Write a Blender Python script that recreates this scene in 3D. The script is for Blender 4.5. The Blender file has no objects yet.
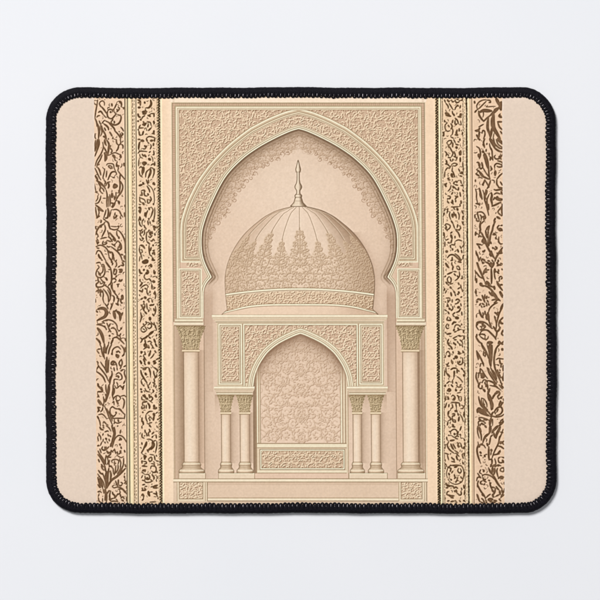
import bpy, math, random
import numpy as np

# ----------------------------------------------------------------- camera, light, exposure
PX = 0.000461                 # metres per photograph pixel: the pad is 235 mm wide
TOP = 0.0030                  # height of the cloth above the table
CAM_H = 1.5
SC = PX * (CAM_H - TOP) / CAM_H
scene = bpy.context.scene
col = scene.collection

cam_d = bpy.data.cameras.new("camera")
cam = bpy.data.objects.new("camera", cam_d)
col.objects.link(cam)
cam.location = (0, 0, CAM_H)
cam.rotation_euler = (0, 0, 0)
cam_d.sensor_width = 36
cam_d.lens = 36 * CAM_H / (600 * PX)
cam_d.clip_start = 0.05
cam_d.clip_end = 60
scene.camera = cam

world = bpy.data.worlds.new("World")
scene.world = world
world.use_nodes = True
bg = world.node_tree.nodes["Background"]
bg.inputs[0].default_value = (0.90, 0.945, 1.0, 1)
bg.inputs[1].default_value = 0.15

def area(name, loc, size, power, colour):
    d = bpy.data.lights.new(name, 'AREA')
    d.shape = 'SQUARE'; d.size = size; d.energy = power; d.color = colour
    o = bpy.data.objects.new(name, d); col.objects.link(o)
    o.location = loc
    v = -np.array(loc); 
    import mathutils
    o.rotation_euler = mathutils.Vector(v).to_track_quat('-Z', 'Y').to_euler()
    return o
area("softbox", (-1.8, 2.5, 4.0), 1.5, 272, (0.995, 0.985, 0.975))
area("softbox", (0.6, -0.5, 2.9), 1.6, 9.5, (1.0, 0.98, 0.96))

scene.view_settings.view_transform = 'Standard'
scene.view_settings.look = 'None'
scene.view_settings.exposure = 0
scene.view_settings.gamma = 1
scene.view_settings.use_curve_mapping = False

# ----------------------------------------------------------------- materials
def new_mat(name, rough=0.8, spec=0.3):
    m = bpy.data.materials.new(name); m.use_nodes = True
    b = m.node_tree.nodes["Principled BSDF"]
    b.inputs["Roughness"].default_value = rough
    b.inputs["Specular IOR Level"].default_value = spec
    return m, m.node_tree, b

def noise_bump(nt, b, scale, strength, dist, detail=3):
    tc = nt.nodes.new("ShaderNodeTexCoord")
    n = nt.nodes.new("ShaderNodeTexNoise"); n.inputs["Scale"].default_value = scale
    n.inputs["Detail"].default_value = detail
    bp = nt.nodes.new("ShaderNodeBump"); bp.inputs["Strength"].default_value = strength
    bp.inputs["Distance"].default_value = dist
    nt.links.new(tc.outputs["Object"], n.inputs["Vector"])
    nt.links.new(n.outputs["Fac"], bp.inputs["Height"])
    nt.links.new(bp.outputs["Normal"], b.inputs["Normal"])
    return tc, n

M_TABLE, nt, b = new_mat("white_tabletop", 0.65, 0.2)
tc, n = noise_bump(nt, b, 60, 0.02, 0.001)
n2 = nt.nodes.new("ShaderNodeTexNoise"); n2.inputs["Scale"].default_value = 9; n2.inputs["Detail"].default_value = 2
cr = nt.nodes.new("ShaderNodeValToRGB")
cr.color_ramp.elements[0].position = 0.3; cr.color_ramp.elements[0].color = (0.800, 0.815, 0.850, 1)
cr.color_ramp.elements[1].position = 0.7; cr.color_ramp.elements[1].color = (0.818, 0.826, 0.856, 1)
nt.links.new(tc.outputs["Object"], n2.inputs["Vector"])
nt.links.new(n2.outputs["Fac"], cr.inputs["Fac"])
nt.links.new(cr.outputs["Color"], b.inputs["Base Color"])

M_CLOTH, nt, b = new_mat("printed_cloth", 0.92, 0.08)
at = nt.nodes.new("ShaderNodeAttribute"); at.attribute_name = "print_colour"
# the weave of the polyester: two crossed fine waves in the bump, a faint mottling in the dye
tc = nt.nodes.new("ShaderNodeTexCoord")
wx = nt.nodes.new("ShaderNodeTexWave"); wx.bands_direction = 'X'; wx.inputs["Scale"].default_value = 560
wy = nt.nodes.new("ShaderNodeTexWave"); wy.bands_direction = 'Y'; wy.inputs["Scale"].default_value = 560
for w in (wx, wy):
    w.inputs["Distortion"].default_value = 3.0; w.inputs["Detail"].default_value = 2; w.inputs["Detail Scale"].default_value = 0.6
    nt.links.new(tc.outputs["Object"], w.inputs["Vector"])
ad = nt.nodes.new("ShaderNodeMath"); ad.operation = 'ADD'
nt.links.new(wx.outputs["Fac"], ad.inputs[0]); nt.links.new(wy.outputs["Fac"], ad.inputs[1])
bp = nt.nodes.new("ShaderNodeBump"); bp.inputs["Strength"].default_value = 0.16; bp.inputs["Distance"].default_value = 0.0001
nt.links.new(ad.outputs[0], bp.inputs["Height"]); nt.links.new(bp.outputs["Normal"], b.inputs["Normal"])
ns = nt.nodes.new("ShaderNodeTexNoise"); ns.inputs["Scale"].default_value = 900; ns.inputs["Detail"].default_value = 2
nt.links.new(tc.outputs["Object"], ns.inputs["Vector"])
mr = nt.nodes.new("ShaderNodeMapRange"); mr.inputs["From Min"].default_value = 0.3; mr.inputs["From Max"].default_value = 0.7
mr.inputs["To Min"].default_value = 0.955; mr.inputs["To Max"].default_value = 1.03
nt.links.new(ns.outputs["Fac"], mr.inputs["Value"])
mx = nt.nodes.new("ShaderNodeVectorMath"); mx.operation = 'SCALE'
nt.links.new(at.outputs["Color"], mx.inputs[0]); nt.links.new(mr.outputs[0], mx.inputs["Scale"])
nt.links.new(mx.outputs[0], b.inputs["Base Color"])

M_THREAD, nt, b = new_mat("black_overlock_thread", 0.6, 0.07)
tc, n = noise_bump(nt, b, 1800, 0.5, 0.0002)
cr = nt.nodes.new("ShaderNodeValToRGB")
cr.color_ramp.elements[0].position = 0.3; cr.color_ramp.elements[0].color = (0.0035, 0.0033, 0.0050, 1)
cr.color_ramp.elements[1].position = 0.75; cr.color_ramp.elements[1].color = (0.011, 0.010, 0.015, 1)
nt.links.new(n.outputs["Fac"], cr.inputs["Fac"]); nt.links.new(cr.outputs["Color"], b.inputs["Base Color"])

M_UNDER, nt, b = new_mat("pale_underthread", 0.7, 0.3)
tc, n = noise_bump(nt, b, 700, 0.4, 0.0002)
cr = nt.nodes.new("ShaderNodeValToRGB")
cr.color_ramp.elements[0].position = 0.38; cr.color_ramp.elements[0].color = (0.035, 0.03, 0.035, 1)
cr.color_ramp.elements[1].position = 0.62; cr.color_ramp.elements[1].color = (0.55, 0.51, 0.54, 1)
nt.links.new(n.outputs["Fac"], cr.inputs["Fac"]); nt.links.new(cr.outputs["Color"], b.inputs["Base Color"])

M_RUBBER, nt, b = new_mat("black_rubber", 0.7, 0.3)
b.inputs["Base Color"].default_value = (0.012, 0.012, 0.013, 1)
noise_bump(nt, b, 1200, 0.3, 0.0003)

# ----------------------------------------------------------------- mesh helpers
def mesh_obj(name, verts, faces, mat, parent=None, colours=None):
    """verts (n,3), faces (m,k) with one k"""
    verts = np.asarray(verts, np.float32); faces = np.asarray(faces, np.int32)
    me = bpy.data.meshes.new(name)
    k = faces.shape[1]
    me.vertices.add(len(verts)); me.vertices.foreach_set("co", verts.ravel())
    me.loops.add(faces.size); me.loops.foreach_set("vertex_index", faces.ravel())
    me.polygons.add(len(faces))
    me.polygons.foreach_set("loop_start", np.arange(0, faces.size, k, dtype=np.int32))
    me.update(calc_edges=True)
    if colours is not None:
        a = me.color_attributes.new("print_colour", 'FLOAT_COLOR', 'POINT')
        a.data.foreach_set("color", np.asarray(colours, np.float32).ravel())
    me.validate()
    me.materials.append(mat)
    o = bpy.data.objects.new(name, me)
    col.objects.link(o)
    if parent: o.parent = parent
    return o

def W(x, y):                    # photograph pixel -> metres on the pad
    return (np.asarray(x, float) - 300) * SC, (300 - np.asarray(y, float)) * SC

# ================================================================= the printed artwork
# The print is drawn on a canvas in numpy (4 samples per photograph pixel), in the inks of the print.
X0, X1, Y0, Y1, SS = 50.0, 552.0, 91.0, 510.0, 4
NW, NH = int((X1 - X0) * SS), int((Y1 - Y0) * SS)
xs = X0 + (np.arange(NW) + 0.5) / SS
ys = Y0 + (np.arange(NH) + 0.5) / SS
SHEAR = 0.006
XX = np.broadcast_to(xs[None, :], (NH, NW)).astype(np.float32)
YY = np.broadcast_to(ys[:, None], (NH, NW)).astype(np.float32)
U = (XX - SHEAR * (YY - 300)).astype(np.float32)
C = 299.7
D = U - C
A = np.abs(D)
IMG = np.zeros((NH, NW, 3), np.float32)
IDS = np.zeros((NH, NW), np.int16)
rng = np.random.default_rng(7)
rnd = random.Random(11)
c8 = lambda *c: np.array(c, np.float32) / 255

def win(x0, x1, y0, y1):
    i0 = max(0, int((x0 - 4 - X0) * SS)); i1 = min(NW, int((x1 + 4 - X0) * SS) + 1)
    j0 = max(0, int((y0 - Y0) * SS)); j1 = min(NH, int((y1 - Y0) * SS) + 1)
    return slice(j0, j1), slice(i0, i1)

FULL = (slice(0, NH), slice(0, NW))
def blend(mask, colour, w=FULL, alpha=1.0):
    m = (mask * alpha)[..., None]
    IMG[w] = IMG[w] * (1 - m) + np.asarray(colour, np.float32) * m

def sm(v): return np.clip(v * SS + 0.5, 0, 1)              # a signed distance (px) to coverage
def band(d, a, b): return np.minimum(sm(d - a), sm(b - d))
def step(v, a, b):
    t = np.clip((v - a) / (b - a), 0, 1); return t * t * (3 - 2 * t)

def rect(x0, x1, y0, y1, colour, alpha=1.0, ident=None):
    w = win(x0 - 2, x1 + 2, y0 - 1, y1 + 1)
    m = np.minimum(band(U[w], x0, x1), band(YY[w], y0, y1))
    blend(m, colour, w, alpha)
    if ident is not None: IDS[w][m > 0.5] = ident

def hline(x0, x1, y, t, colour, alpha=1.0): rect(x0, x1, y - t / 2, y + t / 2, colour, alpha)
def vline(x, y0, y1, t, colour, alpha=1.0): rect(x - t / 2, x + t / 2, y0, y1, colour, alpha)
def frame(x0, x1, y0, y1, t, colour, alpha=1.0):
    w = win(x0 - 2, x1 + 2, y0 - 1, y1 + 1)
    d = np.minimum(np.minimum(U[w] - x0, x1 - U[w]), np.minimum(YY[w] - y0, y1 - YY[w]))
    blend(band(d, 0, t), colour, w, alpha)

def catmull(p, n=8, closed=False):
    p = np.asarray(p, float)
    if len(p) == 2: return np.linspace(p[0], p[1], n * 2)
    q = np.vstack([2 * p[0] - p[1], p, 2 * p[-1] - p[-2]])
    out = []
    for i in range(1, len(q) - 2):
        a, b_, c, d = q[i - 1], q[i], q[i + 1], q[i + 2]
        t = np.linspace(0, 1, n, endpoint=False)[:, None]
        out.append(0.5 * (2 * b_ + (c - a) * t + (2 * a - 5 * b_ + 4 * c - d) * t ** 2 + (3 * b_ - a - 3 * c + d) * t ** 3))
    return np.vstack(out + [q[-2][None]])

def resample(p, ds):
    p = np.asarray(p, float)
    s = np.concatenate([[0], np.cumsum(np.hypot(*np.diff(p, axis=0).T))])
    if s[-1] < 1e-6: return p[:1], np.array([0.5])
    n = max(2, int(s[-1] / ds) + 1)
    t = np.linspace(0, s[-1], n)
    return np.stack([np.interp(t, s, p[:, 0]), np.interp(t, s, p[:, 1])], 1), t / s[-1]

def stamp(buf, x, y, r):
    """x, y in photograph pixels"""
    cx, cy, R = (x - X0) * SS - 0.5, (y - Y0) * SS - 0.5, r * SS
    i0, i1 = int(cx - R - 1), int(cx + R + 2); j0, j1 = int(cy - R - 1), int(cy + R + 2)
    if i0 < 0 or j0 < 0 or i1 >= NW or j1 >= NH: return
    gx = np.arange(i0, i1 + 1) - cx; gy = np.arange(j0, j1 + 1) - cy
    cov = np.clip(R + 0.5 - np.sqrt(gx[None, :] ** 2 + gy[:, None] ** 2), 0, 1)
    v = buf[j0:j1 + 1, i0:i1 + 1]
    np.maximum(v, cov, out=v)

def stroke(buf, pts, w, taper='both', smooth=True, shear=True):
    p = catmull(pts) if smooth else np.asarray(pts, float)
    q, t = resample(p, 0.28)
    if taper == 'both': prof = 0.35 + 0.65 * np.sin(np.pi * np.clip(t, 0, 1)) ** 0.6
    elif taper == 'ink': prof = 0.55 + 0.45 * np.sin(np.pi * np.clip(t, 0, 1)) ** 0.5
    elif taper == 'blade': prof = 0.3 + 0.7 * np.sin(np.pi * t ** 0.8) ** 0.6
    elif taper == 'end': prof = 1 - 0.75 * t
    elif taper == 'leaf': prof = 0.12 + 0.88 * np.sin(np.pi * t ** 0.8) ** 0.9
    else: prof = np.ones_like(t)
    for (x, y), k in zip(q, prof):
        if shear: x = x + SHEAR * (y - 300)
        stamp(buf, x, y, max(0.16, w * k / 2))

def canvas(): return np.zeros((NH, NW), np.float32)

def gauss(a, s):
    r = int(3 * s + 1); k = np.exp(-0.5 * (np.arange(-r, r + 1) / s) ** 2); k /= k.sum()
    for ax in (0, 1):
        pad = [(0, 0)] * a.ndim; pad[ax] = (r, r)
        p = np.pad(a, pad, mode='edge'); o = np.zeros_like(a)
        for i, kk in enumerate(k):
            sl = [slice(None)] * a.ndim; sl[ax] = slice(i, i + a.shape[ax]); o += p[tuple(sl)] * np.float32(kk)
        a = o
    return a

def fractal(cell, seed, octaves=3):
    r = np.random.default_rng(seed); out = np.zeros((NH, NW), np.float32); amp = 1.0; tot = 0
    for o in range(octaves):
        n_x, n_y = int(NW / SS / cell) + 3, int(NH / SS / cell) + 3
        g = r.random((n_y, n_x)).astype(np.float32)
        fx = np.arange(NW) / SS / cell; fy = np.arange(NH) / SS / cell
        ix, iy = fx.astype(int), fy.astype(int); tx, ty = fx - ix, fy - iy
        tx = (tx * tx * (3 - 2 * tx))[None].astype(np.float32); ty = (ty * ty * (3 - 2 * ty))[:, None].astype(np.float32)
        a0 = g[iy][:, ix] * (1 - tx) + g[iy][:, ix + 1] * tx
        a1 = g[iy + 1][:, ix] * (1 - tx) + g[iy + 1][:, ix + 1] * tx
        out += amp * (a0 * (1 - ty) + a1 * ty); tot += amp; amp *= 0.55; cell /= 2.1
    return out / tot - 0.5

def poly_sdf(poly):
    """signed distance (px), positive inside, at 1 sample a pixel and then bilinear"""
    g = 1
    gx = np.arange(X0 - 1, X1 + 2, 1 / g); gy = np.arange(Y0 - 1, Y1 + 2, 1 / g)
    px, py = np.meshgrid(gx, gy)
    px = px - SHEAR * (py - 300)
    d2 = np.full(px.shape, 1e9); ins = np.zeros(px.shape, bool)
    P = np.asarray(poly, float); Q = np.roll(P, -1, axis=0)
    for (ax, ay), (bx, by) in zip(P, Q):
        ex, ey = bx - ax, by - ay; L = ex * ex + ey * ey
        if L < 1e-9: continue
        t = np.clip(((px - ax) * ex + (py - ay) * ey) / L, 0, 1)
        d2 = np.minimum(d2, (px - ax - t * ex) ** 2 + (py - ay - t * ey) ** 2)
        if abs(ey) > 1e-9:
            ins ^= ((ay > py) != (by > py)) & (px < ex * (py - ay) / ey + ax)
    s = np.where(ins, 1, -1) * np.sqrt(d2)
    fx = (xs - gx[0]) * g; fy = (ys - gy[0]) * g
    ix, iy = fx.astype(int), fy.astype(int)
    tx = (fx - ix)[None].astype(np.float32); ty = (fy - iy)[:, None].astype(np.float32)
    s = s.astype(np.float32)
    return (s[iy][:, ix] * (1 - tx) + s[iy][:, ix + 1] * tx) * (1 - ty) + (s[iy + 1][:, ix] * (1 - tx) + s[iy + 1][:, ix + 1] * tx) * ty

def mirror_poly(half):          # [(half width, y) from the apex down] -> closed polygon about the axis
    h = [(C + a, y) for a, y in half]
    return h + [(C - a, y) for a, y in reversed(half)]

# ---- carved scrollwork: spirals and curling leaves packed into a region
def in_mask(M, x, y):
    i, j = int((x + SHEAR * (y - 300) - X0) * SS), int((y - Y0) * SS)
    return 0 <= i < NW and 0 <= j < NH and M[j, i] > 0.5

def rinceau(M, box, seed, R, lw=0.7, axis=None, leaf=1.15, fill=1.0, jit=0.12):
    """leafy scrollwork: rows of volutes linked by one running stem, leaves budding outside each curl, mirrored about an axis"""
    r = random.Random(seed); buf = canvas(); x0, x1, y0, y1 = box
    if axis is not None: x0 = axis - 0.25 * R
    def put(pts, w, taper, smooth=True):
        xs_ = [p[0] for p in pts]; ys_ = [p[1] for p in pts]
        if not (in_mask(MB, sum(xs_) / len(xs_), sum(ys_) / len(ys_)) or in_mask(MB, xs_[0], ys_[0])): return
        stroke(buf, pts, w, taper, smooth=smooth)
        if axis is not None: stroke(buf, [(2 * axis - x, y) for x, y in pts], w, taper, smooth=smooth)
    MB = M
    row = 0; y = y0 + R * 0.6
    while y < y1 + R:
        k = 0; x = x0 + (R if row % 2 else 0.0) * 0.95 + R * 0.55
        prev = None
        while x < x1 + R:
            cx, cy = x + r.uniform(-jit, jit) * R, y + r.uniform(-jit, jit) * R + 0.18 * R * math.sin(x * 0.31 + row)
            sg = 1 if (k + row) % 2 else -1; rr_ = R * r.uniform(0.9, 1.08)
            a0 = math.pi + sg * r.uniform(0.2, 0.9); turns = r.uniform(1.25, 1.6); n = int(12 + rr_ * 4)
            pts = []
            for i in range(n):
                t = i / (n - 1); a = a0 + sg * turns * 2 * math.pi * t
                q = rr_ * (0.98 - 0.80 * t ** 0.85); pts.append((cx + q * math.cos(a), cy + q * math.sin(a)))
            put(pts, lw * r.uniform(0.95, 1.2), 'end', False)
            put([pts[-1], (pts[-1][0] + 0.25, pts[-1][1] + 0.2)], lw * 1.7, 'ink', False)
            if prev is not None:                              # the running stem to the next curl
                mx_ = ((prev[0] + pts[0][0]) / 2, (prev[1] + pts[0][1]) / 2 - sg * 0.35 * R)
                put([prev, mx_, pts[0]], lw, 'ink')
            prev = pts[int(n * 0.30)]
            for q in range(int(round((4 + R * 0.55) * leaf))):  # leaves on the outer turn
                f = int(n * (0.02 + 0.62 * q / (4 + R * 0.55))); px, py = pts[min(f, n - 2)]
                a = math.atan2(py - cy, px - cx); out = a + sg * r.uniform(0.35, 1.0); L = R * r.uniform(0.34, 0.62)
                b_ = out + sg * 0.9
                put([(px, py), (px + .55 * L * math.cos(out), py + .55 * L * math.sin(out)), (px + .55 * L * math.cos(out) + .5 * L * math.cos(b_), py + .55 * L * math.sin(out) + .5 * L * math.sin(b_))], lw * 1.55, 'blade')
                if q % 2:                                      # and a bud inside
                    L *= 0.5; put([(px, py), (px - .6 * L * math.cos(a + .8 * sg), py - .6 * L * math.sin(a + .8 * sg)), (px - L * math.cos(a + 1.3 * sg), py - L * math.sin(a + 1.3 * sg))], lw * 1.2, 'blade')
            x += R * 1.92; k += 1
        y += R * 1.66; row += 1
    occ = gauss(buf, 2.4)
    for k in range(int((x1 - x0) * (y1 - y0) * 0.35 * fill)):   # leaflets in the spandrels between the curls
        x, y = r.uniform(x0, x1), r.uniform(y0, y1)
        if not in_mask(M, x, y): continue
        j_, i_ = int((y - Y0) * SS), int((x + SHEAR * (y - 300) - X0) * SS)
        if occ[j_, i_] > 0.16 or buf[j_, i_] > 0.1: continue
        a = r.uniform(0, 6.28); L = r.uniform(1.2, 2.6)
        put([(x - .5 * L * math.cos(a), y - .5 * L * math.sin(a)), (x, y), (x + .45 * L * math.cos(a + .9), y + .45 * L * math.sin(a + .9))], lw * 1.25, 'blade')
    return buf

def carve(M, buf, dark, light, amount=1.0, off=2, gap=0.45):
    jj = np.nonzero(M.any(1))[0]; ii = np.nonzero(M.any(0))[0]
    w = (slice(max(0, jj[0] - 16), jj[-1] + 17), slice(max(0, ii[0] - 16), ii[-1] + 17))
    M, buf = M[w], buf[w]
    h = gauss(buf, 0.5)
    b_ = np.zeros_like(h); b_[off:, off:] = h[:-off, :-off]     # the stroke moved down and right
    wide = gauss(buf, 4)
    blend(M * gap * np.clip((0.62 - wide) * 1.3, 0, 1) * np.clip(1 - h, 0, 1), np.asarray(dark) * 0.6 + np.asarray(light) * 0.4 - 0.04, w, 0.8 * amount)
    blend(M * h, np.asarray(light) * 0.55 + c8(216, 184, 152) * 0.45, w, 0.7 * amount)
    ring = np.clip(gauss(buf, 1.6) * 1.7 - h * 1.4, 0, 1)
    blend(M * ring, np.asarray(dark) * 0.75 + np.asarray(light) * 0.25, w, 0.42 * amount)
    blend(M * np.clip(b_ - h, 0, 1), dark, w, min(1, 1.0 * amount))                       # engraved shade, lower right
    blend(M * np.clip(h - b_, 0, 1), np.minimum(np.asarray(light) * 1.03, 1), w, 0.8 * amount)

CREAM, CREAM2 = c8(238, 225, 198), c8(228, 208, 180)
LINE, LINE2 = c8(150, 122, 92), c8(176, 148, 118)
OLIVE = c8(186, 168, 134)
STONE = c8(222, 190, 165)
WALL = c8(228, 199, 176)

# ---------------------------------------------- cloth, bands
IMG[:] = c8(229, 209, 191)
ID_CLOTH, ID_WIDE_L, ID_NARROW_L, ID_WIDE_R, ID_NARROW_R, ID_PIC = 0, 1, 2, 3, 4, 5
ID_DOME, ID_FINIAL, ID_ARCH, ID_GALLERY, ID_NICHE, ID_BASE = 6, 7, 8, 9, 10, 11
ID_COL = 12                                                  # 12..17
BIG = 1000
rect(95.3, 503.3, 80, 600, c8(245, 215, 183), 1, ID_PIC)
rect(95.3, 131, 80, 600, c8(235, 204, 174), 1, ID_WIDE_L)
rect(131, 162.2, 80, 600, c8(239, 208, 174), 1, ID_NARROW_L)
rect(471, 503.3, 80, 600, c8(235, 203, 172), 1, ID_WIDE_R)
rect(435.8, 471, 80, 600, c8(237, 206, 171), 1, ID_NARROW_R)

INK, INK2, DARK = c8(106, 78, 52), c8(102, 75, 48), c8(78, 62, 40)

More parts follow.
